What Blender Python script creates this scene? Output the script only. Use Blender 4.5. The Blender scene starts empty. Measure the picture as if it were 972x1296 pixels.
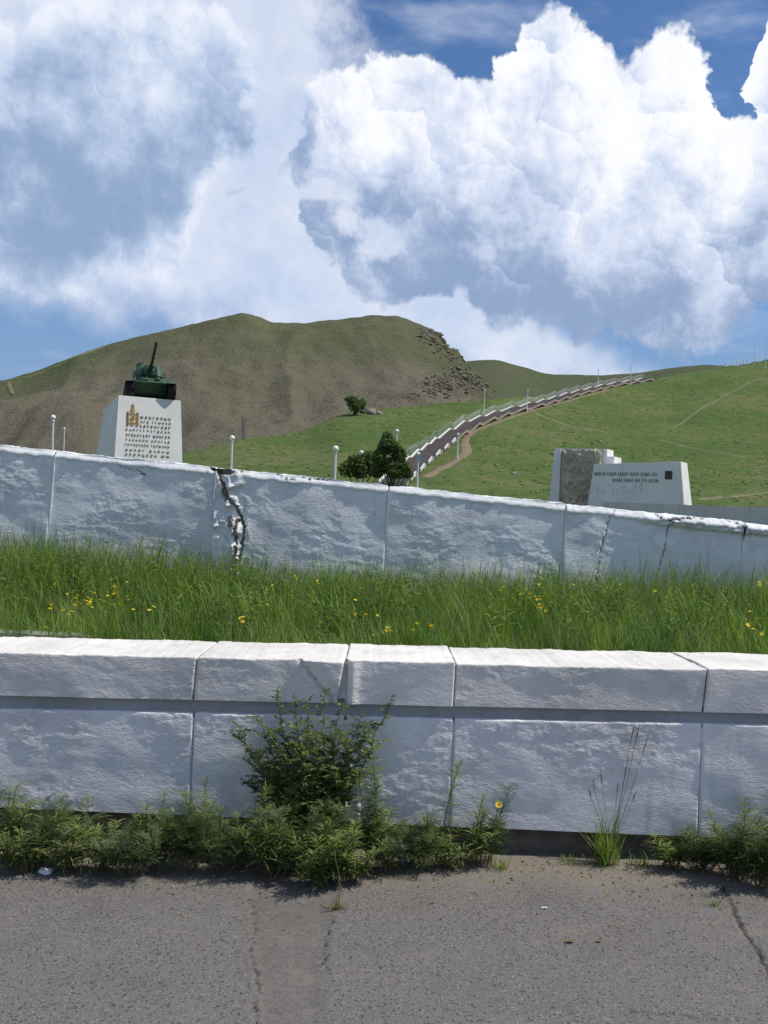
import bpy, math, random
import numpy as np
from mathutils import Matrix, Vector

random.seed(7)
rng = np.random.default_rng(11)
sc = bpy.context.scene
col = sc.collection
R = math.radians

# ------------------------------------------------------------------ camera
EYE = 1.65
ROLL = R(2.0)
FPX = 1260.0            # focal length in photograph pixels (972 x 1296)
cam_d = bpy.data.cameras.new('camera')
cam_d.sensor_fit = 'VERTICAL'
cam_d.sensor_height = 36.0
cam_d.sensor_width = 27.0
cam_d.lens = 36.0 * FPX / 1296.0
cam_d.clip_start = 0.05
cam_d.clip_end = 12000
cam = bpy.data.objects.new('camera', cam_d)
col.objects.link(cam)
cam.matrix_world = Matrix.Translation((0, 0, EYE)) @ Matrix.Rotation(R(90), 4, 'X') @ Matrix.Rotation(ROLL, 4, 'Z')
sc.camera = cam

# ------------------------------------------------------------------ sun, sky, exposure
SUN_EL, SUN_AZ = R(56), R(3.3)     # azimuth measured from +X towards the camera side (-Y)
S_DIR = Vector((math.cos(SUN_EL) * math.cos(SUN_AZ), -math.cos(SUN_EL) * math.sin(SUN_AZ), math.sin(SUN_EL)))
sun_d = bpy.data.lights.new('sun', 'SUN')
sun_d.energy = 4.6
sun_d.angle = R(0.53)
sun_d.color = (1.0, 0.935, 0.84)
sun = bpy.data.objects.new('sun', sun_d)
col.objects.link(sun)
sun.rotation_euler = S_DIR.to_track_quat('Z', 'Y').to_euler()
sc.view_settings.view_transform = 'Standard'
sc.view_settings.look = 'None'
sc.view_settings.exposure = 0.0
sc.view_settings.gamma = 1.0
sc.view_settings.use_curve_mapping = False
sc.cycles.use_denoising = True
sc.cycles.max_bounces = 5
sc.cycles.diffuse_bounces = 3
sc.cycles.transparent_max_bounces = 6


def pix(px, py):
    """photograph pixel -> (x, z) slope per metre of depth"""
    u = (px - 486.0) / FPX
    v = (648.0 - py) / FPX
    c, s = math.cos(ROLL), math.sin(ROLL)
    return u * c - v * s, u * s + v * c


def P(px, py, D):
    a, e = pix(px, py)
    return Vector((a * D, D, EYE + e * D))


# ---- node expression helper
class X:
    def __init__(self, nt, s):
        self.nt, self.s = nt, s

    def m(self, op, *o, clamp=False):
        n = self.nt.nodes.new('ShaderNodeMath')
        n.operation = op
        n.use_clamp = clamp
        for i, q in enumerate((self,) + o):
            if isinstance(q, X):
                self.nt.links.new(q.s, n.inputs[i])
            else:
                n.inputs[i].default_value = q
        return X(self.nt, n.outputs[0])

    def __add__(self, o): return self.m('ADD', o)
    def __radd__(self, o): return self.m('ADD', o)
    def __sub__(self, o): return self.m('SUBTRACT', o)
    def __rsub__(self, o): return (self * -1.0) + o
    def __mul__(self, o): return self.m('MULTIPLY', o)
    def __rmul__(self, o): return self.m('MULTIPLY', o)
    def __truediv__(self, o): return self.m('DIVIDE', o)
    def max(self, o): return self.m('MAXIMUM', o)
    def min(self, o): return self.m('MINIMUM', o)
    def smax(self, o, k): return self.m('SMOOTH_MAX', o, k)
    def clamp(self): return self.m('ADD', 0.0, clamp=True)

    def step(self, a, b):      # smooth step from a to b
        n = self.nt.nodes.new('ShaderNodeMapRange')
        n.interpolation_type = 'SMOOTHSTEP'
        self.nt.links.new(self.s, n.inputs[0])
        for i, q in ((1, a), (2, b), (3, 0.0), (4, 1.0)):
            n.inputs[i].default_value = q
        return X(self.nt, n.outputs[0])


def comb(nt, x, y, z=0.0):
    n = nt.nodes.new('ShaderNodeCombineXYZ')
    for i, q in enumerate((x, y, z)):
        if isinstance(q, X):
            nt.links.new(q.s, n.inputs[i])
        else:
            n.inputs[i].default_value = q
    return n.outputs[0]


def mixc(nt, f, a, b, blend='MIX'):
    n = nt.nodes.new('ShaderNodeMix')
    n.data_type = 'RGBA'
    n.blend_type = blend
    for i, q in ((0, f), (6, a), (7, b)):
        if isinstance(q, X):
            nt.links.new(q.s, n.inputs[i])
        elif hasattr(q, 'is_linked'):
            nt.links.new(q, n.inputs[i])
        elif i == 0:
            n.inputs[0].default_value = q
        else:
            n.inputs[i].default_value = (*q, 1.0) if len(q) == 3 else q
    return n.outputs[2]


def noise(nt, vec, scale, detail=4.0, rough=0.55, dims='3D', dist=0.0, w=None):
    n = nt.nodes.new('ShaderNodeTexNoise')
    n.noise_dimensions = dims
    if vec is not None:
        nt.links.new(vec, n.inputs['Vector'])
    n.inputs['Scale'].default_value = scale
    n.inputs['Detail'].default_value = detail
    n.inputs['Roughness'].default_value = rough
    n.inputs['Distortion'].default_value = dist
    return n


def voro(nt, vec, scale, detail=0.0, rough=0.5, dims='2D', feature='F1'):
    n = nt.nodes.new('ShaderNodeTexVoronoi')
    n.voronoi_dimensions = dims
    n.feature = feature
    n.normalize = True
    nt.links.new(vec, n.inputs['Vector'])
    n.inputs['Scale'].default_value = scale
    n.inputs['Detail'].default_value = detail
    n.inputs['Roughness'].default_value = rough
    return n


# ------------------------------------------------------------------ world: Nishita sky with cumulus
def sky_uv(px, py):
    a, e = pix(px, py)
    return math.atan(a) * 12.6, math.atan2(e, math.hypot(a, 1.0)) * 12.6


def build_world():
    w = bpy.data.worlds.new('World')
    sc.world = w
    w.use_nodes = True
    nt = w.node_tree
    nt.nodes.clear()
    out = nt.nodes.new('ShaderNodeOutputWorld')
    bg = nt.nodes.new('ShaderNodeBackground')
    bg.inputs[1].default_value = 0.1
    nt.links.new(bg.outputs[0], out.inputs[0])
    sky = nt.nodes.new('ShaderNodeTexSky')
    sky.sky_type = 'NISHITA'
    sky.sun_disc = False
    sky.sun_elevation = SUN_EL
    sky.sun_rotation = R(90) + SUN_AZ
    sky.altitude = 1300
    sky.air_density = 1.0
    sky.dust_density = 0.6
    sky.ozone_density = 1.6
    tc = nt.nodes.new('ShaderNodeTexCoord')
    sep = nt.nodes.new('ShaderNodeSeparateXYZ')
    nt.links.new(tc.outputs['Generated'], sep.inputs[0])
    dx, dy, dz = (X(nt, sep.outputs[i]) for i in range(3))
    U = dx.m('ARCTAN2', dy) * 12.6
    V = dz.m('ARCSINE') * 12.6
    p0 = comb(nt, U, V)

    def vm(op, a, b=None, scale=None):
        n = nt.nodes.new('ShaderNodeVectorMath')
        n.operation = op
        nt.links.new(a, n.inputs[0])
        if b is not None:
            if isinstance(b, tuple):
                n.inputs[1].default_value = b
            else:
                nt.links.new(b, n.inputs[1])
        if scale is not None:
            n.inputs['Scale'].default_value = scale
        return n.outputs['Value'] if op in ('DOT_PRODUCT', 'LENGTH') else n.outputs[0]

    U0, U1, V0, V1 = -8.0, 8.0, -1.0, 9.0

    def curve(x, pts, lo, hi, ylo, yhi):
        """value of a hand-set outline at x (a Float Curve node)"""
        n = nt.nodes.new('ShaderNodeFloatCurve')
        pts = sorted(pts)
        cm = n.mapping
        cm.use_clip = False
        cv = cm.curves[0]
        nrm = [((a - lo) / (hi - lo), (b - ylo) / (yhi - ylo)) for a, b in pts]
        while len(cv.points) < len(nrm):
            cv.points.new(0.5, 0.5)
        for q, (a, b) in zip(cv.points, nrm):
            q.location = (a, b)
            q.handle_type = 'AUTO_CLAMPED'
        cm.update()
        nt.links.new(((x - lo) / (hi - lo)).s, n.inputs['Value'])
        return X(nt, n.outputs[0]) * (yhi - ylo) + ylo

    def outline(x, pts):
        return curve(x, [sky_uv(*q) for q in pts], U0, U1, V0, V1)

    # shared noise fields
    wn = noise(nt, p0, 0.95, 5.0, 0.6, '2D')
    wv = vm('SCALE', vm('SUBTRACT', wn.outputs['Color'], (0.5, 0.5, 0.5)), scale=0.75)
    q = vm('ADD', p0, wv)
    s_q = nt.nodes.new('ShaderNodeSeparateXYZ')
    nt.links.new(q, s_q.inputs[0])
    qU, qV = X(nt, s_q.outputs[0]), X(nt, s_q.outputs[1])
    sn = X(nt, wn.outputs[0]) - 0.5
    fn = X(nt, noise(nt, p0, 3.2, 5.0, 0.62, '2D').outputs[0]) - 0.5
    va = voro(nt, q, 1.25)
    vb = voro(nt, q, 2.9)
    vc = voro(nt, q, 7.0)
    sd = (0.62, 0.78, 0.0)
    dots = []
    for v_, s_ in ((va, 1.25), (vb, 2.9), (vc, 7.0)):
        d = vm('SUBTRACT', q, v_.outputs['Position'])
        dots.append(X(nt, vm('DOT_PRODUCT', d, sd)) * s_)
    da, db_, dc_ = (X(nt, v_.outputs['Distance']) for v_ in (va, vb, vc))
    bil = (0.20 - da * da) * 0.62 + (0.20 - db_ * db_) * 0.28 + (0.20 - dc_ * dc_) * 0.11

    # right-hand cumulus: upper and lower outline
    TOP = [(300, 260), (362, 200), (372, 150), (385, 122), (420, 105), (470, 95), (545, 80), (575, 98), (608, 128), (622, 120), (628, 92), (652, 66), (662, 36),
           (695, 20), (735, 38), (765, 50), (790, 72), (805, 70), (830, 50), (862, 44), (895, 70), (915, 108), (925, 150), (940, 150), (955, 100), (966, 35), (990, 10), (1060, 30), (1150, 90), (1250, 60), (1400, 150)]
    BOT = [(300, 235), (362, 195), (385, 240), (392, 300), (405, 330), (440, 345), (480, 365), (520, 385), (550, 388), (566, 368), (590, 388), (640, 404),
           (740, 418), (820, 425), (868, 446), (900, 430), (940, 402), (972, 385), (1050, 410), (1200, 380), (1400, 330)]
    T = outline(qU, TOP)
    B = outline(qU, BOT)
    dt = T - qV
    db = qV - B
    hc, hx = sky_uv(484, 292), 0.36
    hole = 1.0 - X(nt, vm('LENGTH', vm('MULTIPLY', vm('SUBTRACT', q, (hc[0], hc[1], 0.0)), (1 / 0.38, 1 / 0.30, 0.0))))
    hc2 = sky_uv(415, 243)
    hole2 = 1.0 - X(nt, vm('LENGTH', vm('MULTIPLY', vm('SUBTRACT', q, (hc2[0], hc2[1], 0.0)), (1 / 0.40, 1 / 0.16, 0.0))))
    f = dt.min(db * 1.3)
    hl_ = (hole.max(hole2) + sn * 1.6 + fn * 0.8).step(-0.15, 0.40)
    h = f + bil + fn * 0.10
    rag = db.step(1.2, 0.1)                         # underside and left end are wispier
    cum_a = h.step(-0.02, 0.10) * (1.0 - rag) + (h + fn * 0.35 + sn * 0.4).step(-0.05, 0.22) * rag
    cum_a = cum_a * (1.0 - hl_ * 0.9)
    rel = dots[0] * 0.24 + dots[1] * 0.12 + dots[2] * 0.045
    base = db.step(-0.3, 1.9) * 0.52 + dt.step(1.6, -0.1) * 0.26 + (U + 0.5).step(-1.0, 6.0) * 0.20
    lum = base + rel * (0.45 + base * 0.4) + sn * 1.25 + fn * 0.30 + 0.0
    lum = lum.step(-0.12, 1.14)
    cum_col = mixc(nt, lum.step(0.0, 0.62), (2.8, 3.9, 6.0), (6.5, 7.3, 9.1))
    cum_col = mixc(nt, lum.step(0.5, 1.0), cum_col, (9.9, 10.0, 10.4))

    # left, softer and darker cloud bank
    LT = [(-500, 60), (-200, 20), (0, 15), (60, 0), (150, -15), (235, -5), (290, 30), (325, 80), (338, 120), (345, 200), (420, 330)]
    LB = [(-500, 320), (-200, 330), (0, 352), (60, 366), (120, 370), (180, 362), (225, 345), (255, 290), (280, 230), (310, 170), (338, 122), (345, 110), (420, 60)]
    lt = outline(qU, LT) - qV
    lb = qV - outline(qU, LB)
    fl = lt.min(lb)
    hl = fl + bil * 0.9 + fn * 0.30
    ll = hl.step(0.95, 0.0) * 0.46 + lb.step(0.0, 3.0) * 0.42 + rel * 0.34 + sn * 1.5 + fn * 0.25 + (U + 3.2) * 0.08 - 0.05
    ll = ll.step(-0.28, 1.08)
    left_col = mixc(nt, ll.step(0.0, 0.55), (2.75, 3.9, 6.0), (5.3, 6.4, 8.4))
    left_col = mixc(nt, ll.step(0.35, 1.0), left_col, (9.0, 9.3, 10.2))
    left_a = (hl + sn * 0.3).step(-0.06, 0.28)

    # bright veil of thin high cloud
    RV = [(sky_uv(px, py)[1], sky_uv(px, py)[0]) for px, py in ((430, -150), (445, 0), (455, 60), (470, 120), (520, 250), (680, 380), (760, 430), (830, 470))]
    xr = curve(V + sn * 0.8, RV, V0, V1, U0, U1)
    yb = outline(U, [(-500, 330), (-200, 350), (0, 365), (120, 385), (220, 410), (320, 440), (450, 480), (700, 500), (1400, 470)])
    veil_a = (xr - U + sn * 1.6 + fn * 0.5).step(-0.25, 0.75) * (V - yb + sn * 1.2).step(-0.45, 0.6)
    cirr = X(nt, noise(nt, comb(nt, U * 0.35 + V * 0.2, V), 1.3, 4.0, 0.6, '2D').outputs[0])
    veil_a = veil_a.max(cirr.step(0.45, 0.85) * 0.55)

    # the same broken cloud goes on outside the picture
    inside = (U.m('ABSOLUTE').step(7.0, 5.4)) * (V.step(8.8, 7.4)) * (dy.step(0.0, 0.15))
    gen = X(nt, noise(nt, tc.outputs['Generated'], 2.6, 5.0, 0.55, '3D', 0.3).outputs[0])
    gen_a = gen.step(0.53, 0.66)
    gen_l = gen.step(0.80, 0.52)
    gen_col = mixc(nt, gen_l, (3.0, 4.0, 5.8), (8.6, 8.9, 9.6))

    c = mixc(nt, 1.0, sky.outputs[0], (0.75, 0.98, 1.22), 'MULTIPLY')
    veil_col = mixc(nt, (sn * 2.2 + fn * 0.8 + 0.5).clamp(), (5.8, 6.8, 8.9), (7.8, 8.3, 9.5))
    c = mixc(nt, V.step(3.6, 0.8) * 0.85, c, (2.3, 3.5, 5.5))
    c = mixc(nt, veil_a * (inside * 0.65 + 0.28), c, veil_col)
    c = mixc(nt, left_a * inside, c, left_col)
    c = mixc(nt, cum_a * inside, c, cum_col)
    c = mixc(nt, gen_a * (1.0 - inside), c, gen_col)
    nt.links.new(c, bg.inputs[0])
    w.cycles.sampling_method = 'MANUAL'
    w.cycles.sample_map_resolution = 512


build_world()

# ------------------------------------------------------------------ helpers
def gnoise(x, y, seed=0):
    """vectorised 2-D gradient noise, about -0.7..0.7"""
    x = np.asarray(x, float); y = np.asarray(y, float)
    ix = np.floor(x).astype(np.int64); iy = np.floor(y).astype(np.int64)
    fx = x - ix; fy = y - iy

    def g(i, j, dx_, dy_):
        h = (i * 374761393 + j * 668265263 + seed * 974711) & 0xFFFFFFFF
        h = ((h ^ (h >> 13)) * 1274126177) & 0xFFFFFFFF
        h = (h ^ (h >> 16)) & 0xFFFF
        an = h * (2 * math.pi / 65536.0)
        return np.cos(an) * dx_ + np.sin(an) * dy_
    u = fx * fx * fx * (fx * (fx * 6 - 15) + 10)
    v = fy * fy * fy * (fy * (fy * 6 - 15) + 10)
    a = g(ix, iy, fx, fy); b = g(ix + 1, iy, fx - 1, fy)
    c = g(ix, iy + 1, fx, fy - 1); d = g(ix + 1, iy + 1, fx - 1, fy - 1)
    return (a * (1 - u) + b * u) * (1 - v) + (c * (1 - u) + d * u) * v


def fbm(x, y, seed=0, octs=4, gain=0.5, lac=2.03):
    s = 0.0; amp = 1.0
    for k in range(octs):
        s = s + amp * gnoise(x, y, seed + k * 17)
        x = x * lac + 3.7; y = y * lac - 1.3
        amp *= gain
    return s


def sstep(a, b, x):
    t = np.clip((np.asarray(x, float) - a) / (b - a), 0, 1)
    return t * t * (3 - 2 * t)


def tag(o, label=None, cat=None, group=None, kind=None):
    if label: o['label'] = label
    if cat: o['category'] = cat
    if group: o['group'] = group
    if kind: o['kind'] = kind
    return o


def empty(name, loc, label, cat, group=None, rz=0.0):
    o = bpy.data.objects.new(name, None)
    o.empty_display_size = 0.2
    col.objects.link(o)
    o.location = loc
    o.rotation_euler = (0, 0, rz)
    return tag(o, label, cat, group)


def mesh_np(name, V, F4=None, F3=None, attrs=None, smooth=False):
    """mesh from numpy arrays of vertices, quads and triangles"""
    me = bpy.data.meshes.new(name)
    V = np.asarray(V, np.float32)
    nf = 0; loops = []; starts = []; pos = 0
    for F, k in ((F4, 4), (F3, 3)):
        if F is None or len(F) == 0:
            continue
        F = np.asarray(F, np.int32)
        loops.append(F.ravel())
        starts.append(pos + np.arange(len(F), dtype=np.int32) * k)
        pos += F.size; nf += len(F)
    me.vertices.add(len(V)); me.vertices.foreach_set('co', V.ravel())
    me.loops.add(pos); me.loops.foreach_set('vertex_index', np.concatenate(loops))
    me.polygons.add(nf); me.polygons.foreach_set('loop_start', np.concatenate(starts))
    me.update(calc_edges=True)
    if smooth:
        me.polygons.foreach_set('use_smooth', np.ones(nf, bool))
    for nm, arr in (attrs or {}).items():
        arr = np.asarray(arr, np.float32)
        at = me.attributes.new(nm, 'FLOAT', 'POINT')
        at.data.foreach_set('value', arr)
    return me


def obj(name, me, mat, parent=None):
    o = bpy.data.objects.new(name, me)
    if mat is not None and not me.materials:
        me.materials.append(mat)
    col.objects.link(o)
    o.parent = parent
    return o


class MB:
    """collects solids into one mesh"""
    def __init__(self):
        self.v = []; self.f = []; self.n = 0

    def add(self, vs, fs):
        self.v.extend([tuple(p) for p in vs])
        self.f.extend([tuple(i + self.n for i in q) for q in fs])
        self.n += len(vs)
        return self

    def hexa(self, p):       # 8 corners: bottom ring 0-3, top ring 4-7
        return self.add(p, [(3, 2, 1, 0), (4, 5, 6, 7), (0, 1, 5, 4), (1, 2, 6, 5), (2, 3, 7, 6), (3, 0, 4, 7)])

    def box(self, x0, x1, y0, y1, z0, z1):
        return self.hexa([(x0, y0, z0), (x1, y0, z0), (x1, y1, z0), (x0, y1, z0), (x0, y0, z1), (x1, y0, z1), (x1, y1, z1), (x0, y1, z1)])

    def bar(self, a, b, w, h, up=(0, 0, 1)):
        a = Vector(a); b = Vector(b); d = (b - a).normalized()
        s = d.cross(Vector(up))
        if s.length < 1e-4: s = Vector((1, 0, 0))
        s.normalize(); u = s.cross(d).normalized()
        s *= w / 2; u *= h / 2
        return self.hexa([a - s - u, b - s - u, b + s - u, a + s - u, a - s + u, b - s + u, b + s + u, a + s + u])

    def tube(self, pts, rad, n=8):
        pts = [Vector(p) for p in pts]
        if not hasattr(rad, '__len__'): rad = [rad] * len(pts)
        vs = []; fs = []
        side = None
        for i, p in enumerate(pts):
            d = (pts[min(i + 1, len(pts) - 1)] - pts[max(i - 1, 0)]).normalized()
            if side is None:
                side = d.cross(Vector((0.31, 0.22, 0.93)))
                if side.length < 1e-3: side = d.cross(Vector((1, 0, 0)))
            side = (side - d * side.dot(d)).normalized()
            up = d.cross(side)
            for k in range(n):
                t = 2 * math.pi * k / n
                vs.append(p + (side * math.cos(t) + up * math.sin(t)) * rad[i])
        for i in range(len(pts) - 1):
            for k in range(n):
                k2 = (k + 1) % n
                fs.append((i * n + k, i * n + k2, (i + 1) * n + k2, (i + 1) * n + k))
        fs.append(tuple(range(n - 1, -1, -1)))
        fs.append(tuple((len(pts) - 1) * n + k for k in range(n)))
        return self.add(vs, fs)

    def lathe(self, prof, c=(0, 0, 0), n=16, axis='Z'):
        vs = []; fs = []
        for r, z in prof:
            for k in range(n):
                t = 2 * math.pi * k / n
                q = (r * math.cos(t), r * math.sin(t), z)
                if axis == 'X': q = (q[2], q[0], q[1])
                elif axis == 'Y': q = (q[0], q[2], q[1])
                vs.append((q[0] + c[0], q[1] + c[1], q[2] + c[2]))
        for i in range(len(prof) - 1):
            for k in range(n):
                k2 = (k + 1) % n
                fs.append((i * n + k, i * n + k2, (i + 1) * n + k2, (i + 1) * n + k))
        fs.append(tuple(range(n - 1, -1, -1)))
        fs.append(tuple((len(prof) - 1) * n + k for k in range(n)))
        return self.add(vs, fs)

    def prism(self, poly, axis, a, b):
        """extrude a 2-D polygon; axis X: poly is (y, z); axis Y: (x, z)"""
        n = len(poly)
        f = (lambda t, p: (t, p[0], p[1])) if axis == 'X' else (lambda t, p: (p[0], t, p[1]))
        vs = [f(a, p) for p in poly] + [f(b, p) for p in poly]
        fs = [tuple(range(n)), tuple(range(2 * n - 1, n - 1, -1))]
        fs += [(i, i + n, (i + 1) % n + n, (i + 1) % n) for i in range(n)]
        return self.add(vs, fs)

    def build(self, name, mat, parent=None, origin=None, smooth=False, bevel=0.0):
        me = bpy.data.meshes.new(name)
        vs = self.v
        if origin is not None:
            vs = [(p[0] - origin[0], p[1] - origin[1], p[2] - origin[2]) for p in vs]
        me.from_pydata(vs, [], self.f)
        import bmesh
        bm = bmesh.new(); bm.from_mesh(me)
        bmesh.ops.recalc_face_normals(bm, faces=bm.faces)
        if bevel > 0:
            bmesh.ops.bevel(bm, geom=[e for e in bm.edges if e.calc_face_angle(0) > 0.5], offset=bevel, segments=2, affect='EDGES', clamp_overlap=True)
        bm.to_mesh(me); bm.free()
        if smooth:
            me.polygons.foreach_set('use_smooth', np.ones(len(me.polygons), bool))
            try:
                me.set_sharp_from_angle(angle=R(40))
            except Exception:
                pass
        return obj(name, me, mat, parent)


# ------------------------------------------------------------------ materials
def new_mat(name):
    m = bpy.data.materials.new(name)
    m.use_nodes = True
    nt = m.node_tree
    b = nt.nodes['Principled BSDF']
    return m, nt, b


def coords(nt, kind='Object'):
    return nt.nodes.new('ShaderNodeTexCoord').outputs[kind]


def geo_pos(nt):
    return nt.nodes.new('ShaderNodeNewGeometry').outputs['Position']


def bump(nt, bsdf, h, strength=0.3, dist=0.01, chain=None):
    n = nt.nodes.new('ShaderNodeBump')
    n.inputs['Strength'].default_value = strength
    n.inputs['Distance'].default_value = dist
    nt.links.new(h.s if isinstance(h, X) else h, n.inputs['Height'])
    if chain is not None:
        nt.links.new(chain, n.inputs['Normal'])
    nt.links.new(n.outputs[0], bsdf.inputs['Normal'])
    return n.outputs[0]


def attr(nt, name):
    n = nt.nodes.new('ShaderNodeAttribute')
    n.attribute_name = name
    return X(nt, n.outputs['Fac'])


def scaled(nt, vec, s):
    n = nt.nodes.new('ShaderNodeVectorMath'); n.operation = 'MULTIPLY'
    nt.links.new(vec, n.inputs[0]); n.inputs[1].default_value = s
    return n.outputs[0]


def simple(name, c1, c2=None, scale=4.0, rough=0.7, metallic=0.0, bmp=0.0, bscale=40.0, spec=0.3):
    m, nt, b = new_mat(name)
    p = geo_pos(nt)
    b.inputs['Roughness'].default_value = rough
    b.inputs['Metallic'].default_value = metallic
    b.inputs['Specular IOR Level'].default_value = spec
    f = X(nt, noise(nt, p, scale, 5.0, 0.6).outputs[0]).step(0.3, 0.7)
    c2 = c2 or tuple(v * 0.75 for v in c1)
    nt.links.new(mixc(nt, f, c1, c2), b.inputs['Base Color'])
    if bmp:
        bump(nt, b, noise(nt, p, bscale, 4.0, 0.6).outputs[0], bmp, 0.02)
    return m


def white_paint(name, warm=0.0, dirt=0.35, stain_scale=1.0, tone=(0.75, 0.745, 0.735), fine=1.0):
    """thick old whitewash over rough render"""
    m, nt, b = new_mat(name)
    p = geo_pos(nt)
    b.inputs['Roughness'].default_value = 0.85
    b.inputs['Specular IOR Level'].default_value = 0.15
    big = X(nt, noise(nt, p, 1.6 * stain_scale, 5.0, 0.6).outputs[0])
    streak = X(nt, noise(nt, scaled(nt, p, (9.0, 9.0, 1.2)), 1.0, 4.0, 0.6).outputs[0])
    spk = X(nt, noise(nt, p, 60.0, 3.0, 0.6).outputs[0])
    base = mixc(nt, big.step(0.35, 0.7), (tone[0] + warm, tone[1], tone[2] - warm * 1.3), tuple(v * 0.86 for v in (tone[0] + warm, tone[1], tone[2] - warm)))
    pat = X(nt, noise(nt, p, 5.0, 6.0, 0.65, '3D', 0.6).outputs[0])
    base = mixc(nt, pat.step(0.52, 0.62) * 0.45, base, tuple(v * 0.74 for v in tone))
    base = mixc(nt, pat.step(0.40, 0.33) * 0.5, base, (tone[0] * 1.08, tone[1] * 1.05, tone[2] * 0.98))
    d = (streak.step(0.56, 0.78) * 0.55 + spk.step(0.62, 0.75) * 0.25) * dirt
    base = mixc(nt, d, base, (0.30, 0.26, 0.21))
    wear = attr(nt, 'wear')
    w2 = (wear + (spk - 0.5) * 0.5 + (big - 0.5) * 0.3).step(0.42, 0.62)
    conc = mixc(nt, spk, (0.28, 0.245, 0.20), (0.42, 0.38, 0.32))
    nt.links.new(mixc(nt, w2, base, conc), b.inputs['Base Color'])
    f1 = X(nt, noise(nt, scaled(nt, p, (34.0, 50.0, 78.0)), 1.0, 3.0, 0.55, '3D', 0.7).outputs[0])
    f2 = X(nt, noise(nt, p, 150.0, 2.0, 0.6).outputs[0])
    f3 = X(nt, noise(nt, scaled(nt, p, (11.0, 14.0, 24.0)), 1.0, 4.0, 0.6, '3D', 0.5).outputs[0])
    rough_zone = big.step(0.32, 0.62) * 0.75 + 0.25
    bump(nt, b, (f1 * 0.8 + f2 * 0.42) * rough_zone + f3 * 0.26, 1.0, 0.0085 * fine)
    return m


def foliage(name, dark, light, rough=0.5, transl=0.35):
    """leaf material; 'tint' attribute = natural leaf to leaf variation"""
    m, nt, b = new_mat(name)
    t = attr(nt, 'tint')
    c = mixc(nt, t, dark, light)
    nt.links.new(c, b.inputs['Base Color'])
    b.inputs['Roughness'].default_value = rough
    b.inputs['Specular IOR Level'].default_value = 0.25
    tr = nt.nodes.new('ShaderNodeBsdfTranslucent')
    c2 = mixc(nt, 1.0, c, (1.25, 1.35, 0.7), 'MULTIPLY')
    nt.links.new(c2, tr.inputs[0])
    mx = nt.nodes.new('ShaderNodeMixShader')
    mx.inputs[0].default_value = transl
    nt.links.new(b.outputs[0], mx.inputs[1]); nt.links.new(tr.outputs[0], mx.inputs[2])
    nt.links.new(mx.outputs[0], nt.nodes['Material Output'].inputs['Surface'])
    return m


M = {}
M['wall'] = white_paint('old_whitewash', 0.0, 0.55)
M['wall_blue'] = white_paint('sky_tinted_whitewash', 0.0, 0.6, tone=(0.73, 0.755, 0.76), fine=1.0)  # blue sky reflection put into the rear wall's base colour
M['coping'] = white_paint('cream_whitewash', 0.01, 0.22, tone=(0.72, 0.705, 0.675))
M['band'] = white_paint('shaded_dirty_band_paint', 0.0, 0.9, tone=(0.46, 0.46, 0.455))  # shade of the recess put into the grey tone, with dirt streaks
M['panel'] = simple('pale_concrete_panel', (0.60, 0.59, 0.58), (0.50, 0.49, 0.48), 0.5, 0.85)
M['white'] = simple('white_render', (0.78, 0.775, 0.76), (0.66, 0.65, 0.63), 1.2, 0.7)
M['white_warm'] = simple('white_stone_paint', (0.74, 0.73, 0.71), (0.66, 0.65, 0.63), 0.9, 0.6)
M['footing'] = simple('stained_footing', (0.14, 0.125, 0.105), (0.07, 0.062, 0.052), 9.0, 0.9, bmp=0.6, bscale=70)
M['concrete'] = simple('grey_concrete', (0.36, 0.355, 0.35), (0.27, 0.265, 0.26), 1.5, 0.85, bmp=0.3)
M['steps'] = simple('dark_step_stone', (0.33, 0.28, 0.24), (0.25, 0.21, 0.18), 0.7, 0.85)
M['rail_green'] = simple('green_grey_railing', (0.16, 0.25, 0.21), (0.26, 0.32, 0.29), 0.6, 0.5)
M['rail_grey'] = simple('pale_railing', (0.50, 0.52, 0.53), (0.38, 0.40, 0.41), 0.6, 0.5)
M['post'] = simple('white_lamp_post', (0.62, 0.64, 0.68), (0.52, 0.54, 0.58), 1.5, 0.45)
M['globe'] = simple('white_glass_globe', (0.82, 0.82, 0.80), (0.74, 0.74, 0.72), 3.0, 0.25)
M['tank'] = simple('tank_green_paint', (0.026, 0.066, 0.036), (0.016, 0.044, 0.024), 3.0, 0.6, spec=0.3)
M['tank_light'] = simple('tank_green_faded', (0.048, 0.105, 0.064), (0.026, 0.066, 0.038), 3.0, 0.55, spec=0.3)
M['track'] = simple('track_black', (0.018, 0.017, 0.016), (0.010, 0.010, 0.010), 4.0, 0.65)
M['bronze'] = simple('brown_letter_bronze', (0.33, 0.25, 0.20), (0.27, 0.20, 0.16), 3.0, 0.5)
M['gold'] = simple('gold_paint', (0.48, 0.30, 0.05), (0.36, 0.21, 0.04), 3.0, 0.4)
M['red_brown'] = simple('red_brown_paint', (0.30, 0.09, 0.05), (0.22, 0.07, 0.04), 3.0, 0.5)
M['relief'] = simple('brown_carved_stone', (0.50, 0.43, 0.345), (0.34, 0.29, 0.225), 1.4, 0.85, bmp=0.5, bscale=9)
M['plaque'] = simple('dark_plaque', (0.07, 0.05, 0.05), (0.05, 0.035, 0.035), 3.0, 0.5)
M['letter_grey'] = simple('grey_metal_letters', (0.20, 0.20, 0.21), (0.15, 0.15, 0.16), 2.0, 0.5)
M['graffiti'] = simple('blue_spray_paint', (0.44, 0.54, 0.66), (0.52, 0.57, 0.62), 2.0, 0.8)
M['bark'] = simple('weed_stem', (0.16, 0.13, 0.07), (0.10, 0.07, 0.04), 30.0, 0.8)
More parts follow.
